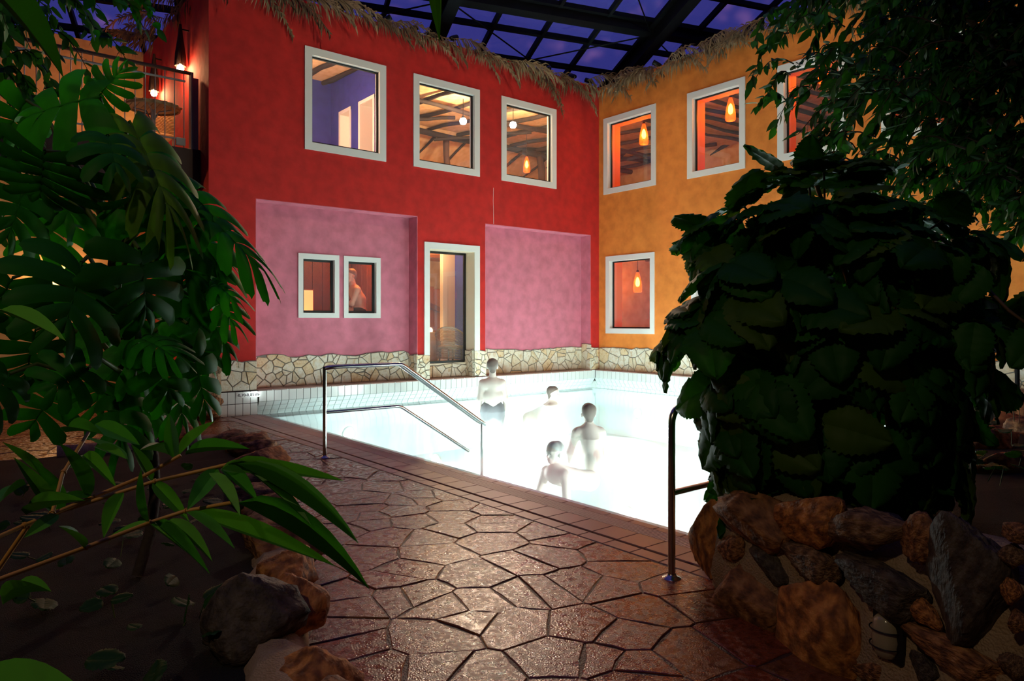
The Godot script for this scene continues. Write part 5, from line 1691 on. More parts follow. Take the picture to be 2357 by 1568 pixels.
func people() -> void:
	# ---- a bather standing with the back towards the viewer
	var at := Vector3(7.3, 0, -9.5)
	var p := thing("person", "standing bather with dark hair, waist deep in front of the red facade", "person", at + Vector3(0, -0.85, 0), "bathers in the pool")
	var b := Basis(Vector3.UP, PI - 0.55)
	var q := func(x: float, y: float, z: float) -> Vector3: return at + b * Vector3(x, y, z)
	var bones := [
		[q.call(0, 0.02, 0), q.call(0, 0.22, 0.0), 0.145, 0.125], [q.call(-0.06, 0.25, 0), q.call(0.06, 0.25, 0), 0.12, 0.12], [q.call(-0.1, 0.44, -0.01), q.call(0.1, 0.44, -0.01), 0.105, 0.105], [q.call(0, 0.2, 0), q.call(0, 0.45, 0), 0.13, 0.13],
		[q.call(-0.17, 0.47, 0), q.call(-0.22, 0.2, -0.02), 0.062, 0.045], [q.call(-0.22, 0.2, -0.02), q.call(-0.21, -0.03, 0.06), 0.043, 0.03], [q.call(0.17, 0.47, 0), q.call(0.22, 0.2, -0.02), 0.062, 0.045], [q.call(0.22, 0.2, -0.02), q.call(0.21, -0.03, 0.06), 0.043, 0.03],
		[q.call(-0.08, 0.0, 0), q.call(-0.1, -0.42, 0.01), 0.1, 0.065], [q.call(-0.1, -0.42, 0.01), q.call(-0.1, -0.78, -0.01), 0.062, 0.042], [q.call(0.08, 0.0, 0), q.call(0.1, -0.42, 0.01), 0.1, 0.065], [q.call(0.1, -0.42, 0.01), q.call(0.1, -0.78, -0.01), 0.062, 0.042],
		[q.call(-0.1, -0.8, -0.02), q.call(-0.1, -0.82, 0.13), 0.04, 0.03], [q.call(0.1, -0.8, -0.02), q.call(0.1, -0.82, 0.13), 0.04, 0.03], [q.call(0, 0.5, -0.01), q.call(0, 0.6, 0.0), 0.07, 0.055],
	]
	bones += hand_bones(q.call(-0.21, -0.03, 0.06), b * Vector3(0, -0.9, 0.4).normalized(), b * Vector3(1, 0, 0))
	bones += hand_bones(q.call(0.21, -0.03, 0.06), b * Vector3(0, -0.9, 0.4).normalized(), b * Vector3(-1, 0, 0))
	var mb := MB.new()
	figure(mb, bones, 0.014, 0.035)
	figure(mb, head_bones(q.call(0, 0.74, 0.02), b), 0.008, 0.02)
	part(mb, "body", M.skin_pale, p)
	hair_cap(p, q.call(0, 0.74, 0.02), b, M.hair_grey)
	mb = MB.new()
	figure(mb, [[q.call(-0.05, 0.03, 0), q.call(0.05, 0.03, 0), 0.15, 0.15], [q.call(-0.06, -0.06, 0), q.call(0.06, -0.06, 0), 0.15, 0.15], [q.call(-0.085, -0.1, 0), q.call(-0.09, -0.2, 0), 0.112, 0.105], [q.call(0.085, -0.1, 0), q.call(0.09, -0.2, 0), 0.112, 0.105]], 0.016, 0.04)
	part(mb, "swim_trunks", M.swim_grey, p)
	# ---- swimmers: head and shoulders above the water
	swimmer(Vector3(8.78, 0.0, -9.6), 0.5, 0.16, M.skin_pale, M.hair_grey, "swimmer with dark hair low in the water below the corner niche", 0.25)
	swimmer(Vector3(6.66, 0.0, -6.6), 2.6, 0.27, M.skin_pale, M.hair_grey, "swimmer with raised shoulders in the middle of the pool", 0.6)
	swimmer(Vector3(5.66, 0.0, -6.17), -1.57, -0.07, M.skin_pale, M.white_paint, "swimmer in a pale cap nearest the deck", 0.0)
	sitting_man()
	for i in 2:
		var h := [Vector3(10.72, 4.83, -13.2), Vector3(11.32, 4.84, -13.3)][i] as Vector3
		var g := thing("person", ["left of two seated people behind the red-facade window near the corner", "right of two seated people behind the red-facade window near the corner"][i], "person", h - Vector3(0, 1.0, 0), "gallery guests")
		var fb := Basis(Vector3.UP, [-0.7, -0.5][i])
		mb = MB.new()
		figure(mb, head_bones(h, fb), 0.009, 0.02)
		figure(mb, [[h + fb * Vector3(-0.15, -0.26, -0.03), h + fb * Vector3(0.15, -0.26, -0.03), 0.075, 0.075], [h + fb * Vector3(0, -0.26, -0.03), h + fb * Vector3(0, -0.62, -0.02), 0.15, 0.14], [h + fb * Vector3(0, -0.12, -0.03), h + fb * Vector3(0, -0.3, -0.03), 0.055, 0.08], [h + fb * Vector3(-0.2, -0.28, 0), h + fb * Vector3(-0.22, -0.55, 0.08), 0.055, 0.045], [h + fb * Vector3(0.2, -0.28, 0), h + fb * Vector3(0.22, -0.55, 0.08), 0.055, 0.045], [h + fb * Vector3(-0.09, -0.66, 0), h + fb * Vector3(-0.1, -0.66, 0.38), 0.085, 0.06], [h + fb * Vector3(0.09, -0.66, 0), h + fb * Vector3(0.1, -0.66, 0.38), 0.085, 0.06], [h + fb * Vector3(-0.1, -0.66, 0.38), h + fb * Vector3(-0.1, -0.98, 0.36), 0.055, 0.045], [h + fb * Vector3(0.1, -0.66, 0.38), h + fb * Vector3(0.1, -0.98, 0.36), 0.055, 0.045]], 0.018, 0.04)
		part(mb, "body", M.skin, g)
		hair_cap(g, h, fb, M.hair_dark)
		face_bits(g, h, fb)


func swimmer(at: Vector3, turn: float, rise: float, skin: Material, hair: Material, label: String, lift: float) -> void:
	var b := Basis(Vector3.UP, turn)
	var q := func(x: float, y: float, z: float) -> Vector3: return at + b * Vector3(x, y, z)
	var h := rise + 0.02
	var p := thing("person", label, "person", at + Vector3(0, h - 0.9, 0), "bathers in the pool")
	var mb := MB.new()
	figure(mb, [
		[q.call(-0.13, h - 0.24, -0.02), q.call(0.13, h - 0.24, -0.02), 0.08, 0.08], [q.call(0, h - 0.24, -0.03), q.call(0, h - 0.34 - 0.16 * lift, -0.1 - 0.2 * (1.0 - lift)), 0.13, 0.125], [q.call(0, h - 0.34 - 0.16 * lift, -0.1 - 0.2 * (1.0 - lift)), q.call(0, h - 0.4 - 0.32 * lift, -0.16 - 0.42 * (1.0 - lift)), 0.12, 0.13],
		[q.call(-0.17, h - 0.25, -0.02), q.call(-0.24, h - 0.5, 0.03), 0.058, 0.045], [q.call(-0.24, h - 0.5, 0.03), q.call(-0.2, h - 0.66, 0.2), 0.042, 0.03], [q.call(0.17, h - 0.25, -0.02), q.call(0.24, h - 0.5, 0.03), 0.058, 0.045], [q.call(0.24, h - 0.5, 0.03), q.call(0.2, h - 0.66, 0.2), 0.042, 0.03],
		[q.call(0, h - 0.11, -0.03), q.call(0, h - 0.25, -0.03), 0.055, 0.08],
	], 0.015, 0.04)
	figure(mb, head_bones(q.call(0, h, 0), b), 0.008, 0.02)
	part(mb, "body", skin, p)
	hair_cap(p, q.call(0, h, 0), b, hair)
	face_bits(p, q.call(0, h, 0), b)


func sitting_man() -> void:
	# faces -x, back towards the right, leaning forward with arms on the knees
	var at := Vector3(6.30, 1.58, -12.42)
	var b := Basis(Vector3.UP, -PI / 2 - 0.15)
	var q := func(x: float, y: float, z: float) -> Vector3: return at + b * Vector3(x, y, z)
	var p := thing("person", "bare-backed person sitting hunched in the sauna window", "person", at)
	var mb := MB.new()
	var bones := [
		[q.call(-0.07, 0.1, -0.02), q.call(0.07, 0.1, -0.02), 0.115, 0.115], [q.call(0, 0.12, -0.03), q.call(0, 0.34, -0.01), 0.13, 0.135], [q.call(0, 0.34, -0.01), q.call(0, 0.52, 0.07), 0.135, 0.115], [q.call(-0.12, 0.52, 0.07), q.call(0.12, 0.52, 0.07), 0.085, 0.085],
		[q.call(-0.18, 0.52, 0.08), q.call(-0.23, 0.26, 0.2), 0.06, 0.046], [q.call(-0.23, 0.26, 0.2), q.call(-0.06, 0.28, 0.4), 0.044, 0.03], [q.call(0.18, 0.52, 0.08), q.call(0.23, 0.26, 0.2), 0.06, 0.046], [q.call(0.23, 0.26, 0.2), q.call(0.06, 0.3, 0.4), 0.044, 0.03],
		[q.call(-0.1, 0.09, 0.0), q.call(-0.13, 0.14, 0.4), 0.092, 0.068], [q.call(-0.13, 0.14, 0.4), q.call(-0.13, -0.28, 0.42), 0.064, 0.042], [q.call(0.1, 0.09, 0.0), q.call(0.13, 0.14, 0.4), 0.092, 0.068], [q.call(0.13, 0.14, 0.4), q.call(0.13, -0.28, 0.42), 0.064, 0.042],
		[q.call(-0.13, -0.3, 0.42), q.call(-0.13, -0.32, 0.56), 0.04, 0.03], [q.call(0.13, -0.3, 0.42), q.call(0.13, -0.32, 0.56), 0.04, 0.03], [q.call(0, 0.56, 0.08), q.call(0, 0.66, 0.13), 0.07, 0.056],
	]
	bones += hand_bones(q.call(-0.06, 0.28, 0.4), b * Vector3(0.8, 0.0, 0.5).normalized(), b * Vector3(0, 1, 0))
	bones += hand_bones(q.call(0.06, 0.3, 0.4), b * Vector3(-0.8, 0.0, 0.5).normalized(), b * Vector3(0, 1, 0))
	figure(mb, bones, 0.014, 0.035)
	var hb := b * Basis(Vector3.UP, 0.35) * Basis(Vector3.RIGHT, 0.15)
	figure(mb, head_bones(q.call(0, 0.79, 0.15), hb), 0.008, 0.02)
	part(mb, "body", M.skin_fair, p)
	hair_cap(p, q.call(0, 0.79, 0.15), hb, M.hair_grey)
	face_bits(p, q.call(0, 0.79, 0.15), hb)
	mb = MB.new()
	figure(mb, [[q.call(-0.07, 0.09, -0.02), q.call(0.07, 0.09, -0.02), 0.122, 0.122], [q.call(-0.1, 0.09, 0.02), q.call(-0.11, 0.1, 0.12), 0.1, 0.094], [q.call(0.1, 0.09, 0.02), q.call(0.11, 0.1, 0.12), 0.1, 0.094]], 0.016, 0.04)
	part(mb, "swim_trunks", M.swim_dark, p)


const MONSTERA := [  # where each blade joins its stalk, its tip, its width, its tone
	[Vector3(0.63, 2.60, -3.97), Vector3(0.30, 2.52, -4.23), 0.58, 1],
	[Vector3(0.63, 2.61, -4.05), Vector3(0.73, 2.78, -3.97), 0.24, 1],
	[Vector3(0.75, 2.49, -3.92), Vector3(0.88, 1.97, -3.51), 0.39, 2],
	[Vector3(0.38, 2.26, -3.76), Vector3(0.37, 2.04, -3.93), 0.53, 0],
	[Vector3(0.62, 2.36, -3.72), Vector3(0.63, 2.17, -3.54), 0.30, 0],
	[Vector3(0.78, 2.08, -4.07), Vector3(0.76, 2.26, -3.94), 0.35, 1],
	[Vector3(1.00, 2.23, -4.00), Vector3(1.17, 1.99, -3.74), 0.29, 1],
	[Vector3(0.50, 1.76, -3.61), Vector3(0.42, 1.45, -3.41), 0.49, 0],
	[Vector3(0.72, 1.83, -3.56), Vector3(0.78, 1.48, -3.61), 0.47, 0],
	[Vector3(0.77, 2.07, -4.01), Vector3(1.09, 1.65, -3.81), 0.46, 1],
	[Vector3(1.08, 2.08, -3.91), Vector3(1.25, 1.79, -3.46), 0.23, 0],
	[Vector3(1.01, 2.09, -4.04), Vector3(1.21, 1.73, -3.83), 0.39, 1],
	[Vector3(1.14, 1.72, -3.94), Vector3(1.18, 1.62, -3.63), 0.16, 1],
	[Vector3(1.15, 1.67, -4.01), Vector3(1.24, 1.48, -3.81), 0.23, 1],
	[Vector3(1.08, 1.62, -3.98), Vector3(1.27, 1.31, -3.93), 0.28, 0],
	[Vector3(0.82, 1.35, -3.75), Vector3(0.93, 1.09, -3.78), 0.29, 1],
	[Vector3(1.02, 1.49, -3.93), Vector3(1.15, 1.23, -3.92), 0.29, 1],
	[Vector3(1.01, 1.37, -3.81), Vector3(1.12, 0.99, -3.89), 0.20, 0],
	[Vector3(0.75, 1.42, -3.69), Vector3(0.80, 1.38, -3.33), 0.22, 0],
	[Vector3(0.53, 1.29, -3.65), Vector3(0.36, 1.20, -3.62), 0.31, 0],
	[Vector3(0.88, 1.13, -4.37), Vector3(0.88, 0.89, -4.21), 0.24, 1],
	[Vector3(0.37, 2.23, -4.48), Vector3(0.29, 1.90, -4.37), 0.41, 1],
	[Vector3(0.54, 2.12, -4.59), Vector3(0.38, 1.83, -4.59), 0.45, 1],
	[Vector3(0.29, 1.71, -4.13), Vector3(0.18, 1.46, -4.22), 0.42, 0],
	[Vector3(0.72, 1.73, -4.19), Vector3(0.71, 1.36, -4.34), 0.43, 1],
	[Vector3(1.06, 1.84, -4.19), Vector3(1.19, 1.55, -4.22), 0.45, 1],
	[Vector3(1.01, 1.62, -4.25), Vector3(1.14, 1.28, -4.29), 0.41, 1],
	[Vector3(0.82, 1.60, -4.26), Vector3(0.81, 1.24, -4.00), 0.44, 1],
	[Vector3(0.39, 1.46, -4.24), Vector3(0.36, 1.15, -4.39), 0.41, 0],
	[Vector3(0.71, 1.31, -4.37), Vector3(0.67, 0.99, -4.33), 0.40, 1],
	[Vector3(1.03, 1.24, -4.22), Vector3(1.03, 0.95, -3.98), 0.29, 1],
	[Vector3(0.50, 1.14, -4.41), Vector3(0.37, 0.92, -4.44), 0.38, 0],
	[Vector3(0.76, 1.09, -4.26), Vector3(0.73, 0.85, -4.01), 0.30, 0],
	[Vector3(1.02, 1.95, -4.37), Vector3(1.22, 1.86, -4.35), 0.39, 1],
	[Vector3(0.91, 2.32, -4.30), Vector3(1.13, 2.17, -4.26), 0.41, 1],
	[Vector3(0.63, 2.33, -4.63), Vector3(0.54, 2.02, -4.47), 0.44, 1],
	[Vector3(0.39, 2.71, -4.68), Vector3(0.28, 2.49, -4.87), 0.36, 1],
	[Vector3(0.86, 2.56, -4.37), Vector3(0.91, 2.26, -3.99), 0.36, 1],
	[Vector3(0.28, 1.25, -4.17), Vector3(0.14, 1.08, -3.97), 0.35, 0],
	[Vector3(1.17, 1.94, -4.17), Vector3(1.23, 1.83, -3.94), 0.22, 1],
	[Vector3(1.21, 1.55, -4.15), Vector3(1.30, 1.38, -4.21), 0.19, 1],
	[Vector3(0.91, 1.21, -4.41), Vector3(1.05, 0.87, -4.50), 0.27, 1],
]
const BAMBOO := [
	[Vector3(0.42, 1.19, -1.72), Vector3(0.40, 1.30, -1.69), 0.031],
	[Vector3(0.43, 1.20, -1.72), Vector3(0.48, 1.28, -1.66), 0.033],
	[Vector3(0.44, 1.20, -1.71), Vector3(0.52, 1.24, -1.55), 0.033],
	[Vector3(0.50, 1.19, -1.59), Vector3(0.69, 1.16, -1.43), 0.032],
	[Vector3(0.48, 1.20, -1.54), Vector3(0.67, 1.11, -1.36), 0.029],
	[Vector3(0.48, 1.21, -1.48), Vector3(0.66, 1.09, -1.27), 0.030],
	[Vector3(0.51, 1.19, -1.52), Vector3(0.59, 1.10, -1.36), 0.031],
	[Vector3(0.41, 1.10, -1.60), Vector3(0.65, 1.00, -1.38), 0.042],
	[Vector3(0.48, 1.13, -1.48), Vector3(0.70, 1.00, -1.29), 0.030],
	[Vector3(0.48, 1.18, -1.61), Vector3(0.40, 1.12, -1.54), 0.040],
	[Vector3(0.34, 1.09, -1.59), Vector3(0.39, 1.05, -1.50), 0.027],
	[Vector3(0.35, 1.09, -1.59), Vector3(0.40, 1.04, -1.40), 0.025],
	[Vector3(0.40, 1.11, -1.55), Vector3(0.44, 1.08, -1.37), 0.027],
	[Vector3(0.36, 1.09, -1.57), Vector3(0.43, 1.05, -1.46), 0.028],
	[Vector3(0.34, 1.09, -1.59), Vector3(0.31, 1.21, -1.54), 0.027],
	[Vector3(0.09, 1.02, -1.48), Vector3(0.14, 1.10, -1.35), 0.029],
	[Vector3(0.28, 1.27, -1.83), Vector3(0.34, 1.24, -1.69), 0.039],
	[Vector3(0.23, 1.25, -1.88), Vector3(0.27, 1.28, -1.75), 0.035],
	[Vector3(0.26, 1.20, -1.85), Vector3(0.30, 1.16, -1.73), 0.029],
	[Vector3(0.28, 1.22, -1.83), Vector3(0.32, 1.21, -1.71), 0.029],
	[Vector3(0.14, 1.12, -1.69), Vector3(0.20, 1.19, -1.50), 0.029],
	[Vector3(0.19, 1.11, -1.72), Vector3(0.13, 1.23, -1.69), 0.030],
	[Vector3(0.20, 1.09, -1.77), Vector3(0.17, 1.22, -1.73), 0.035],
	[Vector3(0.25, 1.12, -1.73), Vector3(0.20, 1.27, -1.66), 0.040],
	[Vector3(0.38, 1.14, -1.75), Vector3(0.34, 1.23, -1.75), 0.031],
	[Vector3(0.37, 1.15, -1.70), Vector3(0.42, 1.08, -1.61), 0.032],
	[Vector3(0.44, 1.18, -1.77), Vector3(0.35, 1.25, -1.69), 0.034],
	[Vector3(0.31, 1.14, -1.68), Vector3(0.26, 1.07, -1.64), 0.033],
	[Vector3(0.26, 1.13, -1.72), Vector3(0.18, 1.14, -1.70), 0.031],
	[Vector3(0.47, 1.19, -1.55), Vector3(0.54, 1.19, -1.49), 0.033],
	[Vector3(0.47, 1.19, -1.55), Vector3(0.51, 1.15, -1.45), 0.033],
	[Vector3(0.45, 1.18, -1.57), Vector3(0.48, 1.12, -1.45), 0.033],
	[Vector3(0.34, 1.09, -1.59), Vector3(0.27, 1.06, -1.65), 0.027],
	[Vector3(0.22, 1.07, -1.56), Vector3(0.18, 1.14, -1.50), 0.025],
	[Vector3(0.19, 1.12, -1.65), Vector3(0.13, 1.10, -1.60), 0.026],
	[Vector3(0.36, 1.17, -1.90), Vector3(0.28, 1.23, -1.95), 0.040],
	[Vector3(0.32, 1.15, -1.93), Vector3(0.24, 1.17, -1.90), 0.040],
	[Vector3(0.18, 1.17, -1.79), Vector3(0.11, 1.26, -1.77), 0.037],
	[Vector3(0.14, 1.18, -1.69), Vector3(0.08, 1.17, -1.63), 0.034],
	[Vector3(0.09, 1.52, -1.60), Vector3(0.18, 1.48, -1.48), 0.035],
	[Vector3(0.04, 1.05, -1.13), Vector3(0.14, 1.07, -0.93), 0.050],
]
const CANES := [
	[Vector3(0.05, 1.10, -1.57), Vector3(0.13, 1.11, -1.64), Vector3(0.26, 1.13, -1.72), Vector3(0.36, 1.16, -1.73), Vector3(0.43, 1.20, -1.71)],
	[Vector3(0.14, 1.10, -1.67), Vector3(0.19, 1.11, -1.71), Vector3(0.37, 1.15, -1.70), Vector3(0.50, 1.19, -1.59)],
	[Vector3(0.05, 1.05, -1.50), Vector3(0.22, 1.07, -1.56), Vector3(0.34, 1.09, -1.59), Vector3(0.41, 1.10, -1.60), Vector3(0.49, 1.13, -1.49)],
	[Vector3(0.13, 1.11, -1.64), Vector3(0.18, 1.12, -1.66), Vector3(0.21, 1.18, -1.76), Vector3(0.27, 1.25, -1.85)],
]


# ---------------------------------------------------------------- leaves, unit length along +y, face towards +z

func lance_leaf(width: float, droop: float, rows: int, fold := 0.12) -> ArrayMesh:
	var mb := MB.new()
	for side in [-1.0, 1.0]:
		var g := []
		for i in rows + 1:
			var t := float(i) / rows
			var w := width * 0.5 * pow(sin(PI * pow(t, 0.75)), 0.85) if i > 0 and i < rows else 0.002
			var z := -droop * t * t
			g.append(PackedVector3Array([Vector3(0, t, z), Vector3(side * w, t, z + fold * w)]))
		mb.grid(g, false, side < 0.0)
	return mb.mesh()


func serrate_leaf(seed_: int, droop: float) -> ArrayMesh:
	var r := RandomNumberGenerator.new()
	r.seed = seed_
	var mb := MB.new()
	for side in [-1.0, 1.0]:
		var g := []
		var n := 22
		for i in n + 1:
			var t := float(i) / n
			var w := 0.40 * pow(sin(PI * pow(t * 0.98 + 0.02, 0.72)), 0.62)
			if i == n: w = 0.003
			var edge := w * (1.0 + (0.075 if i % 2 == 0 else -0.03)) + (0.012 if i % 4 == 0 else 0.0)
			var vein := 0.012 * sin(i * PI / 2.0)
			var z := -droop * t * t + 0.03 * sin(t * 5.0 + seed_)
			g.append(PackedVector3Array([
				Vector3(0, t, z), Vector3(side * w * 0.33, t + 0.02, z + 0.035 + vein), Vector3(side * w * 0.7, t + 0.035, z + 0.03 - vein), Vector3(side * edge, t + 0.02, z - 0.02 + 0.02 * r.randfn())]))
		mb.grid(g, false, side < 0.0)
	return mb.mesh()


func monstera_leaf(seed_: int, lobes: int) -> ArrayMesh:
	var r := RandomNumberGenerator.new()
	r.seed = seed_
	var mb := MB.new()
	for side in [-1.0, 1.0]:
		for k in lobes:
			var s0 := float(k) / lobes
			var s1 := float(k + 1) / lobes
			var sm := (s0 + s1) * 0.5
			var reach := (0.30 + 0.24 * pow(sin(PI * (0.18 + 0.75 * sm)), 0.8)) * (1.0 + 0.08 * r.randfn())
			if k == lobes - 1: reach *= 0.8
			var lean := lerpf(-0.95, 1.25, pow(sm, 0.8))
			var g := []
			var cut := 0.42 + 0.16 * r.randf()
			for i in 9:
				var t := i / 8.0
				var keep := 1.0
				if t > cut: keep = lerpf(0.93, 0.84, (t - cut) / (1.0 - cut))
				if t > 0.85: keep *= sqrt(maxf(0.0, 1.0 - pow((t - 0.85) / 0.16, 2.0))) * 0.9 + 0.05
				var row := PackedVector3Array()
				for j in 5:
					var u := lerpf(s0, s1, 0.5 + (j / 4.0 - 0.5) * keep)
					var fan := lerpf(-0.95, 1.25, pow(u, 0.8))
					var d := Vector2(side * cos(lean * 0.35 + fan * 0.65), sin(lean * 0.35 + fan * 0.65) + 0.15 * t)
					var p := Vector2(0, 0.04 + u * 0.86) + d * reach * t
					var z := 0.05 * sin(t * 2.2) - 0.22 * t * t - 0.12 * p.y * p.y + 0.02 * sin(j * PI / 4.0)
					row.append(Vector3(p.x, p.y, z))
				g.append(row)
			mb.grid(g, false, side > 0.0)
	# tip and midrib
	var pts := []
	for i in 7: pts.append(Vector3(0, i / 6.0 * 0.93, 0.006 - 0.12 * pow(i / 6.0 * 0.93, 2.0)))
	mb.tube(pts, [0.012, 0.011, 0.010, 0.008, 0.006, 0.005, 0.003], 5)
	return mb.mesh()


func leaf_frame(base: Vector3, dirn: Vector3, face: Vector3, long: float, wide: float) -> Transform3D:
	var y := dirn.normalized()
	var z := (face - y * face.dot(y)).normalized()
	return Transform3D(Basis(y.cross(z) * wide, y * long, z * long), base)


func plants() -> void:
	bush()
	fig_tree()
	left_fig()
	monstera()
	bamboo()
	undergrowth()


func bush() -> void:
	rng.seed = 301
	var c := Vector3(3.80, 0.0, -1.93)
	var across := Vector3(0.776, 0, 0.631)
	var deep := Vector3(0.631, 0, -0.776)
	var b := thing("chestnut_vine_bush", "large dark bush with broad toothed leaves behind the rubble wall", "bush", c + Vector3(0, 0.42, 0))
	var shapes := []
	for i in 5: shapes.append(serrate_leaf(400 + i, 0.12 + 0.07 * i))
	var ys := [0.46, 0.76, 1.0, 1.24, 1.50, 1.72, 1.93, 2.07, 2.19, 2.30]
	var lf := [-0.56, -0.60, -0.70, -0.80, -0.86, -0.82, -0.78, -0.64, -0.38, -0.24]
	var rt := [0.50, 0.62, 0.72, 0.84, 0.84, 0.86, 0.84, 0.54, 0.20, 0.10]
	var spot := func(y: float, ang: float, k: float) -> Vector3:
		var i := 0
		while i < 8 and ys[i + 1] < y: i += 1
		var t := clampf((y - ys[i]) / (ys[i + 1] - ys[i]), 0.0, 1.0)
		var l := lerpf(lf[i], lf[i + 1], t)
		var r := lerpf(rt[i], rt[i + 1], t)
		var mid := (l + r) * 0.5
		var half := (r - l) * 0.5
		return c + across * (mid + half * cos(ang) * k) + deep * (0.72 * half * sin(ang) * k) + Vector3(0, y, 0)
	# outer leaflets, in fans of four on a common stalk; the front is filled first
	var made := 0
	var fans := 73
	for i in fans:
		var y := lerpf(0.62, 2.32, (i + 0.5) / fans) + rng.randfn() * 0.14
		var ang := -PI * 0.5 + fmod(i * 2.39996, TAU) * 0.62 - PI * 0.62 + PI * 0.0
		var p: Vector3 = spot.call(clampf(y, 0.5, 2.3), ang, 0.86 + 0.14 * rng.randf())
		var out := (p - c - Vector3(0, 1.25, 0)).normalized()
		out = (out + Vector3(0, 0.15, 0)).normalized()
		var sidew := out.cross(Vector3.UP).normalized()
		var inner: Vector3 = p - out * 0.35 + Vector3(0, 0.05, 0)
		var stalk := MB.new()
		stalk.tube([inner, inner.lerp(p, 0.6) + Vector3(0, 0.05, 0), p], 0.006, 5, false)
		part(stalk, "stalk", M.stem_brown, b)
		for k in 4:
			var f := (k - 1.5) * 0.68 + rng.randfn() * 0.3
			var lift := 1.0 if y < 2.0 else rng.randf_range(-0.1, 0.7)
			var d := (Vector3.DOWN * lift * (0.75 + 0.3 * rng.randf()) * cos(f) + sidew * sin(f) * 1.1 + out * 0.35).normalized()
			var fc := (out + Vector3(0, 0.55, 0) + Vector3(rng.randfn(), rng.randfn(), rng.randfn()) * 0.22).normalized()
			var l := rng.randf_range(0.19, 0.34)
			piece(shapes[rng.randi() % 5], "leaf", M["leaf_bush_%d" % [0, 0, 1, 1, 0, 2][rng.randi() % 6]], b, Transform3D(Basis(), -b.position) * leaf_frame(p, d, fc, l, l * rng.randf_range(0.92, 1.1)))
			made += 1
	# leaves inside the bush
	var mm := MultiMesh.new()
	mm.transform_format = MultiMesh.TRANSFORM_3D
	mm.mesh = shapes[1]
	mm.instance_count = 620
	for i in 620:
		var y := lerpf(0.5, 2.15, rng.randf())
		var p: Vector3 = spot.call(y, rng.randf() * TAU, 0.25 + 0.58 * sqrt(rng.randf()))
		var d := Vector3(rng.randfn() * 0.6, -0.7, rng.randfn() * 0.6).normalized()
		var l := rng.randf_range(0.18, 0.28)
		mm.set_instance_transform(i, leaf_frame(p - b.position, d, Vector3(rng.randfn(), 0.5, rng.randfn()), l, l))
	var inner := MultiMeshInstance3D.new()
	inner.name = "inner_foliage"
	inner.multimesh = mm
	inner.material_override = M.leaf_bush_0
	b.add_child(inner, true)
	inner.set_meta("kind", "stuff")
	# stems and a bamboo stake
	for i in 9:
		var mb := MB.new()
		var foot := c + across * (0.22 + 0.1 * rng.randfn()) + deep * 0.15 * rng.randfn() + Vector3(0, 0.40, 0)
		var head: Vector3 = spot.call(1.2 + 0.6 * rng.randf(), rng.randf() * TAU, 0.5)
		mb.tube([foot, foot.lerp(head, 0.4) + across * 0.05 * rng.randfn(), head], [0.014, 0.011, 0.007], 6)
		part(mb, "stem", M.stem_brown, b)
	var s := thing("bamboo_stake", "yellow bamboo stake standing in the bed below the bush", "stake", Vector3(3.93, 0.38, -1.62))
	var st := MB.new()
	st.tube([Vector3(3.93, 0.38, -1.62), Vector3(3.90, 1.1, -1.66), Vector3(3.72, 2.24, -1.95)], [0.019, 0.017, 0.012], 10)
	part(st, "cane", M.cane, s)
	st = MB.new()
	for y in [0.62, 0.9]:
		st.lathe([Vector2(0.019, y - 0.006), Vector2(0.0225, y), Vector2(0.019, y + 0.006)], 10, Transform3D(Basis(), Vector3(3.918, 0, -1.64)))
	part(st, "node", M.stem_brown, s)
	# a branch reaching out beside the bush with larger leaves
	var br := MB.new()
	br.tube([Vector3(4.0, 1.55, -1.6), Vector3(3.9, 1.72, -1.25), Vector3(3.79, 1.55, -1.08), Vector3(3.95, 1.40, -0.95)], [0.012, 0.010, 0.008, 0.005], 6)
	part(br, "branch", M.stem_brown, b)
	for e in [Vector3(3.70, 1.84, -1.25), Vector3(3.78, 1.76, -1.18), Vector3(3.85, 1.62, -1.05), Vector3(3.92, 1.64, -1.0), Vector3(3.92, 1.46, -0.98), Vector3(3.74, 1.5, -1.2)]:
		var d: Vector3 = Vector3(0.35 * rng.randfn(), -0.8, 0.3 * rng.randfn()).normalized()
		piece(shapes[rng.randi() % 5], "leaf", M["leaf_bush_%d" % (1 + rng.randi() % 2)], b, Transform3D(Basis(), -b.position) * leaf_frame(e, d, Vector3(-0.85, 0.3, 0.4), 0.22, 0.22))


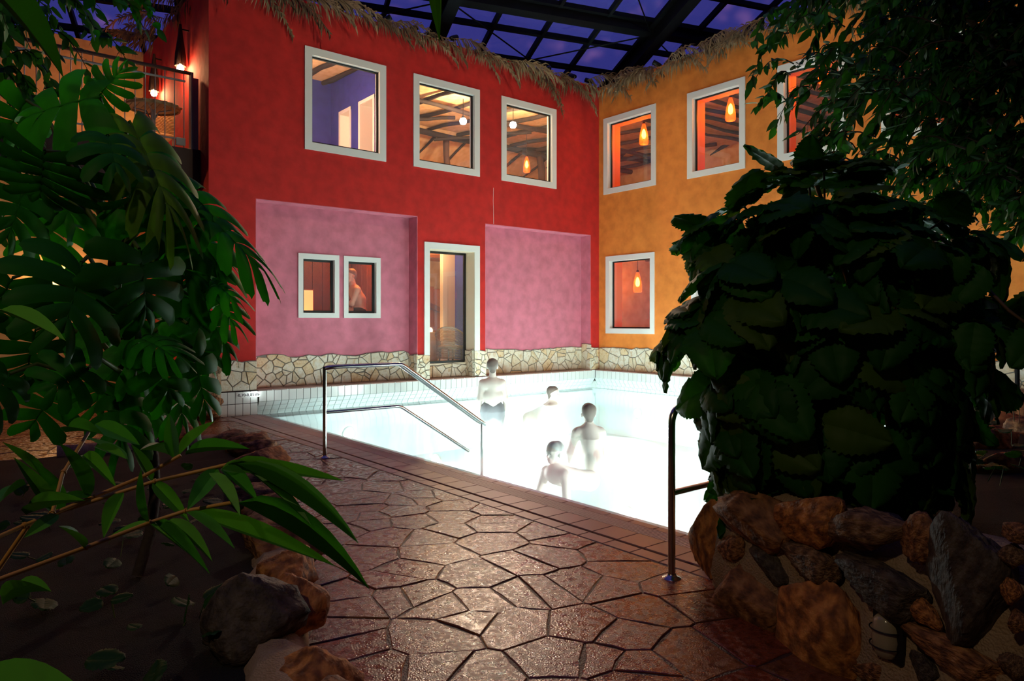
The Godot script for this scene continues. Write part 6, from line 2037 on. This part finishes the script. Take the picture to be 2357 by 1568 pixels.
# Sprays of small pointed leaves on hanging twigs: the nearest leaves one by one, the rest as one mass.
func sprays(tree: Node, twigs: Array, shape: Mesh, mats: Array, leaf_long: float, per: int, singles: int, far_first: Callable) -> void:
	var places := []
	for t in twigs:
		var base: Vector3 = t[0]
		var tip: Vector3 = t[1]
		var along := (tip - base).normalized()
		var pts := []
		for i in 6:
			var u := i / 5.0
			pts.append(base.lerp(tip, u) + Vector3(0, 0.10 * sin(u * PI), 0))
		var mb := MB.new()
		mb.tube(pts, [0.006, 0.005, 0.004, 0.0035, 0.003, 0.002], 4, false)
		part(mb, "twig", M.bark, tree)
		for i in per:
			var u := 0.12 + 0.88 * i / (per - 1.0)
			var k := minf(u * 5.0, 4.99)
			var p: Vector3 = pts[int(k)].lerp(pts[int(k) + 1], k - int(k))
			var sidew := along.cross(Vector3.UP).normalized().rotated(along, rng.randf() * TAU)
			var d := (along * (0.55 + 0.6 * (1.0 if i == per - 1 else 0.0)) + sidew * 0.8 + Vector3.DOWN * (0.35 + 0.4 * rng.randf())).normalized()
			var l := leaf_long * rng.randf_range(0.75, 1.2)
			places.append([far_first.call(p), leaf_frame(p, d, Vector3(rng.randfn() * 0.6 - 0.3, 1.0, rng.randfn() * 0.6), l, l), rng.randi() % mats.size()])
	places.sort_custom(func(a, b): return a[0] < b[0])
	var at: Vector3 = tree.position
	for i in mini(singles, places.size()):
		piece(shape, "leaf", mats[places[i][2]], tree, Transform3D(Basis(), -at) * places[i][1])
	var rest := places.size() - singles
	if rest > 0:
		var mm := MultiMesh.new()
		mm.transform_format = MultiMesh.TRANSFORM_3D
		mm.mesh = shape
		mm.instance_count = rest
		for i in rest: mm.set_instance_transform(i, Transform3D(Basis(), -at) * places[singles + i][1])
		var o := MultiMeshInstance3D.new()
		o.name = "foliage"
		o.multimesh = mm
		o.material_override = mats[0]
		tree.add_child(o, true)
		o.set_meta("kind", "stuff")


func fig_tree() -> void:
	rng.seed = 302
	var foot := Vector3(5.65, 0.42, -1.35)
	var t := thing("weeping_fig", "weeping fig tree with small glossy leaves hanging in from the upper right", "tree", foot)
	var across := Vector3(0.776, 0, 0.631)
	var deep := Vector3(0.631, 0, -0.776)
	var o := Vector3(5.35, 0, -1.58)
	var yy := [2.05, 2.2, 2.3, 2.4, 2.5, 2.7, 2.9, 3.1, 3.3, 3.4, 3.6, 3.9]
	var aa := [-0.05, -0.45, -0.75, -1.0, -1.12, -1.2, -1.3, -1.42, -1.55, -1.52, -1.3, -1.2]
	var twigs := []
	for i in 430:
		var y := rng.randf_range(2.08, 3.95)
		var k := 0
		while k < 10 and yy[k + 1] < y: k += 1
		var edge: float = lerpf(aa[k], aa[k + 1], clampf((y - yy[k]) / (yy[k + 1] - yy[k]), 0.0, 1.0))
		var a := lerpf(edge, 0.55, pow(rng.randf(), 0.45))
		if i % 10 == 0: a = edge + 0.12 * rng.randf()
		var dz := rng.randf_range(-0.55, 0.75)
		var tip := o + across * a + deep * dz + Vector3(0, y, 0)
		var base := tip + across * rng.randf_range(0.22, 0.42) + deep * 0.15 * rng.randfn() + Vector3(0, rng.randf_range(0.02, 0.3), 0)
		twigs.append([base, tip])
	for i in 260:
		var tip := o + across * rng.randf_range(-0.75, 0.75) + deep * rng.randf_range(-0.3, 1.0) + Vector3(0, rng.randf_range(2.35, 4.0), 0)
		twigs.append([tip + across * rng.randf_range(0.1, 0.4) + Vector3(0, rng.randf_range(0.05, 0.3), 0), tip])
	sprays(t, twigs, lance_leaf(0.42, 0.12, 4), [M.leaf_ficus_0, M.leaf_ficus_1, M.leaf_ficus_0], 0.105, 17, 300, func(p: Vector3) -> float: return (p - o).dot(across) + 0.25 * (p - o).dot(deep))
	var mb := MB.new()
	mb.tube([foot, foot + Vector3(0.05, 1.2, 0.02), foot + Vector3(-0.05, 2.4, -0.05), foot + Vector3(0.0, 3.6, 0)], [0.09, 0.075, 0.06, 0.03], 9)
	part(mb, "trunk", M.bark, t)
	for a in [[2.0, Vector3(-0.7, 0.75, -0.6)], [2.4, Vector3(-0.9, 0.8, -0.45)], [2.7, Vector3(-0.4, 0.9, -0.5)], [2.2, Vector3(0.3, 0.7, 0.4)], [2.9, Vector3(-0.7, 0.65, -0.9)]]:
		mb = MB.new()
		var s: Vector3 = foot + Vector3(0, a[0], 0)
		mb.tube([s, s + a[1] * 0.5 + Vector3(0, 0.06, 0), s + a[1]], [0.035, 0.024, 0.01], 6)
		part(mb, "branch", M.bark, t)


func left_fig() -> void:
	rng.seed = 303
	var foot := Vector3(-0.55, 0.12, -4.6)
	var t := thing("fig_tree", "dark fig tree with drooping pale green leaf tips at the upper left", "tree", foot)
	var across := Vector3(0.776, 0, 0.631)
	var deep := Vector3(0.631, 0, -0.776)
	var o := Vector3(0.0, 0, 0.0) + deep * 4.4
	var twigs := []
	for i in 120:
		var px := -1.4 * rng.randf() - 2.36
		var lim := 2.9 + 0.55 * clampf((px + 3.0) / 0.5, 0.0, 1.0)
		var y := rng.randf_range(lim, 4.15)
		if px > -2.7 and y < 3.3: y += 0.35
		if i % 3 == 0:
			px = rng.randf_range(-3.4, -2.95); y = rng.randf_range(2.0, 3.6)
		var tip := o + across * px + deep * rng.randf_range(-0.4, 0.7) + Vector3(0, y, 0)
		twigs.append([tip - across * rng.randf_range(0.1, 0.35) + Vector3(0, rng.randf_range(0.15, 0.4), 0), tip])
	sprays(t, twigs, lance_leaf(0.5, 0.15, 4), [M.leaf_ficus_1, M.leaf_monstera_0], 0.11, 13, 200, func(p: Vector3) -> float: return -(p - o).dot(across))
	var mb := MB.new()
	mb.tube([foot, foot + Vector3(0.1, 1.6, 0), foot + Vector3(-0.05, 3.0, 0.05), foot + Vector3(0.1, 4.2, 0)], [0.11, 0.09, 0.07, 0.03], 9)
	part(mb, "trunk", M.bark, t)
	for a in [[2.6, Vector3(0.7, 0.7, 0.3)], [3.0, Vector3(0.9, 0.6, -0.3)], [3.3, Vector3(0.5, 0.5, 0.6)]]:
		mb = MB.new()
		var s: Vector3 = foot + Vector3(0, a[0], 0)
		mb.tube([s, s + a[1] * 0.5 + Vector3(0, 0.06, 0), s + a[1]], [0.035, 0.024, 0.01], 6)
		part(mb, "branch", M.bark, t)


func monstera() -> void:
	rng.seed = 304
	var foot := Vector3(0.95, 0.13, -4.35)
	var t := thing("monstera", "large monstera with split leaves filling the left side", "plant", foot)
	var shapes := []
	for i in 4: shapes.append(monstera_leaf(500 + i, 4 + i % 3))
	var vine := MB.new()
	var vp := []
	for i in 10: vp.append(foot + Vector3(-0.1 + 0.12 * sin(i * 0.6), i * 0.2, 0.1 * cos(i * 0.8)))
	vine.tube(vp, 0.03, 9)
	part(vine, "climbing_stem", M.bark, t)
	for a in MONSTERA:
		var base: Vector3 = a[0]
		var d: Vector3 = a[1] - base
		var face := (Vector3(-base.x, 0.45, -base.z).normalized() + Vector3(0.25, 0.35, 0.1) + Vector3(rng.randfn(), rng.randfn(), rng.randfn()) * 0.2).normalized()
		var leaf := piece(shapes[rng.randi() % 4], "leaf", M["leaf_monstera_%d" % a[3]], t, Transform3D(Basis(), -foot) * leaf_frame(base, d, face, d.length(), a[2]))
		var high := clampf(base.y - 0.4, 0.15, 1.75)
		var root := foot + Vector3(-0.1 + 0.12 * sin(high * 3.0), high, 0.1 * cos(high * 4.0))
		var mb := MB.new()
		var mid := root.lerp(base, 0.55) + Vector3(0, 0.1, 0)
		mb.tube([root, root.lerp(mid, 0.6) + Vector3(0, 0.05, 0), mid, mid.lerp(base, 0.6) + Vector3(0, 0.05, 0), base], [0.016, 0.014, 0.012, 0.010, 0.008], 6, false)
		part(mb, "stalk", M.stem_green, t)


func bamboo() -> void:
	rng.seed = 305
	var foot := Vector3(-0.15, 0.12, -1.75)
	var t := thing("bamboo", "bamboo canes with long narrow leaves reaching in from the lower left", "bamboo", foot)
	var shapes := [lance_leaf(1.0, 0.10, 8, 0.25), lance_leaf(1.0, 0.2, 8, 0.35), lance_leaf(1.0, 0.05, 8, 0.15)]
	for c in CANES:
		var mb := MB.new()
		mb.tube(c, 0.0042, 7)
		for i in c.size() - 1:
			mb.tube([c[i].lerp(c[i + 1], 0.02), c[i].lerp(c[i + 1], 0.045)], 0.0062, 7)
		part(mb, "cane", M.cane, t)
	for k in 3:
		var mb := MB.new()
		var s: Vector3 = CANES[[0, 2, 1][k]][0]
		mb.tube([foot + Vector3(0.1 * k, 0, 0.08 * k), foot.lerp(s, 0.6) + Vector3(-0.05, 0.12, 0), s], [0.009, 0.007, 0.0045], 7)
		part(mb, "cane", M.cane, t)
	for a in BAMBOO:
		var base: Vector3 = a[0]
		var d: Vector3 = a[1] - base
		var face := (Vector3(-base.x, 0.3, -base.z).normalized() * 0.55 + Vector3(0, 0.9, 0) + Vector3(rng.randfn(), rng.randfn(), rng.randfn()) * 0.3).normalized()
		piece(shapes[rng.randi() % 3], "leaf", M["leaf_bamboo_%d" % (rng.randi() % 2)], t, Transform3D(Basis(), -foot) * leaf_frame(base, d, face, d.length(), a[2]))
	# leaves close to the lens at the top of the view
	var n := thing("overhanging_leaf", "single bright green leaf tip hanging in at the top edge", "leaf", Vector3(0.415, 2.15, -0.69))
	var up := MB.new(); up.tube([Vector3(0.40, 2.1, -0.7), Vector3(0.43, 1.98, -0.69)], 0.003, 5); part(up, "stalk", M.stem_green, n)
	piece(shapes[0], "blade", M.leaf_bamboo_1, n, Transform3D(Basis(), -n.position) * leaf_frame(Vector3(0.425, 2.03, -0.69), Vector3(0.447, 1.825, -0.681) - Vector3(0.425, 2.03, -0.69), Vector3(-0.5, 0.6, 0.6), 0.205, 0.028))
	var m := thing("overhanging_leaf", "dim green leaf close to the viewer in the upper left corner", "leaf", Vector3(0.04, 2.05, -1.3))
	up = MB.new(); up.tube([Vector3(-0.1, 2.1, -1.2), Vector3(0.03, 1.99, -1.24)], 0.004, 5); part(up, "stalk", M.stem_green, m)
	piece(shapes[1], "blade", M.leaf_bamboo_0, m, Transform3D(Basis(), -m.position) * leaf_frame(Vector3(0.03, 1.99, -1.24), Vector3(0.12, -0.10, 0.02), Vector3(-0.3, 0.8, 0.5), 0.17, 0.055))


func undergrowth() -> void:
	rng.seed = 306
	var shape := serrate_leaf(410, 0.2)
	for side in 2:
		var t := thing("ground_cover", ["low heart-leaved ground cover on the dark soil at the lower left", "low leafy ground cover among the rocks right of the bush"][side], "plant", [Vector3(0.5, 0.14, -3.2), Vector3(5.2, 0.45, -1.2)][side])
		var n: int = [90, 70][side]
		for i in n:
			var p: Vector3
			if side == 0:
				var z := -rng.randf_range(2.0, 6.8)
				p = Vector3(rng.randf_range(-0.4, 0.82 + (-z - 2.2) * 0.26), 0.16 + 0.08 * rng.randf(), z)
			else:
				p = Vector3(rng.randf_range(4.3, 7.2), 0.48 + 0.3 * rng.randf(), rng.randf_range(-2.2, -0.5))
			var d := Vector3(rng.randfn(), 0.25, rng.randfn()).normalized()
			var l := rng.randf_range(0.07, 0.14)
			piece(shape, "leaf", M.leaf_cover_0, t, Transform3D(Basis(), -t.position) * leaf_frame(p, d, Vector3(rng.randfn() * 0.4, 1, rng.randfn() * 0.4), l, l))
			if i % 3 == 0:
				var mb := MB.new()
				mb.tube([p, p + Vector3(rng.randfn() * 0.05, -0.08, rng.randfn() * 0.05)], 0.003, 4, false)
				part(mb, "stem", M.stem_green, t)
	var v := thing("creeper", "thin bare creeper stretched over the pool end rocks at the right edge", "vine", Vector3(8.6, 0.5, -2.6))
	var mb := MB.new()
	mb.tube([Vector3(7.6, 0.62, -2.55), Vector3(7.9, 0.78, -2.3), Vector3(8.3, 0.84, -2.0), Vector3(8.9, 0.9, -1.6)], 0.007, 6)
	part(mb, "stem", M.stem_brown, v)
	for i in 5:
		var p := Vector3(7.75 + 0.25 * i, 0.72 + 0.03 * i, -2.4 + 0.18 * i)
		mb = MB.new()
		mb.tube([p, p + Vector3(0.03, -0.12, 0.02), p + Vector3(-0.04, -0.22, 0.03)], 0.003, 4)
		part(mb, "tendril", M.stem_brown, v)
		piece(shape, "leaf", M.leaf_bush_2, v, Transform3D(Basis(), -v.position) * leaf_frame(p, Vector3(0.2, 0.4, 0.5), Vector3(-0.5, 1, 0.2), 0.07, 0.06))
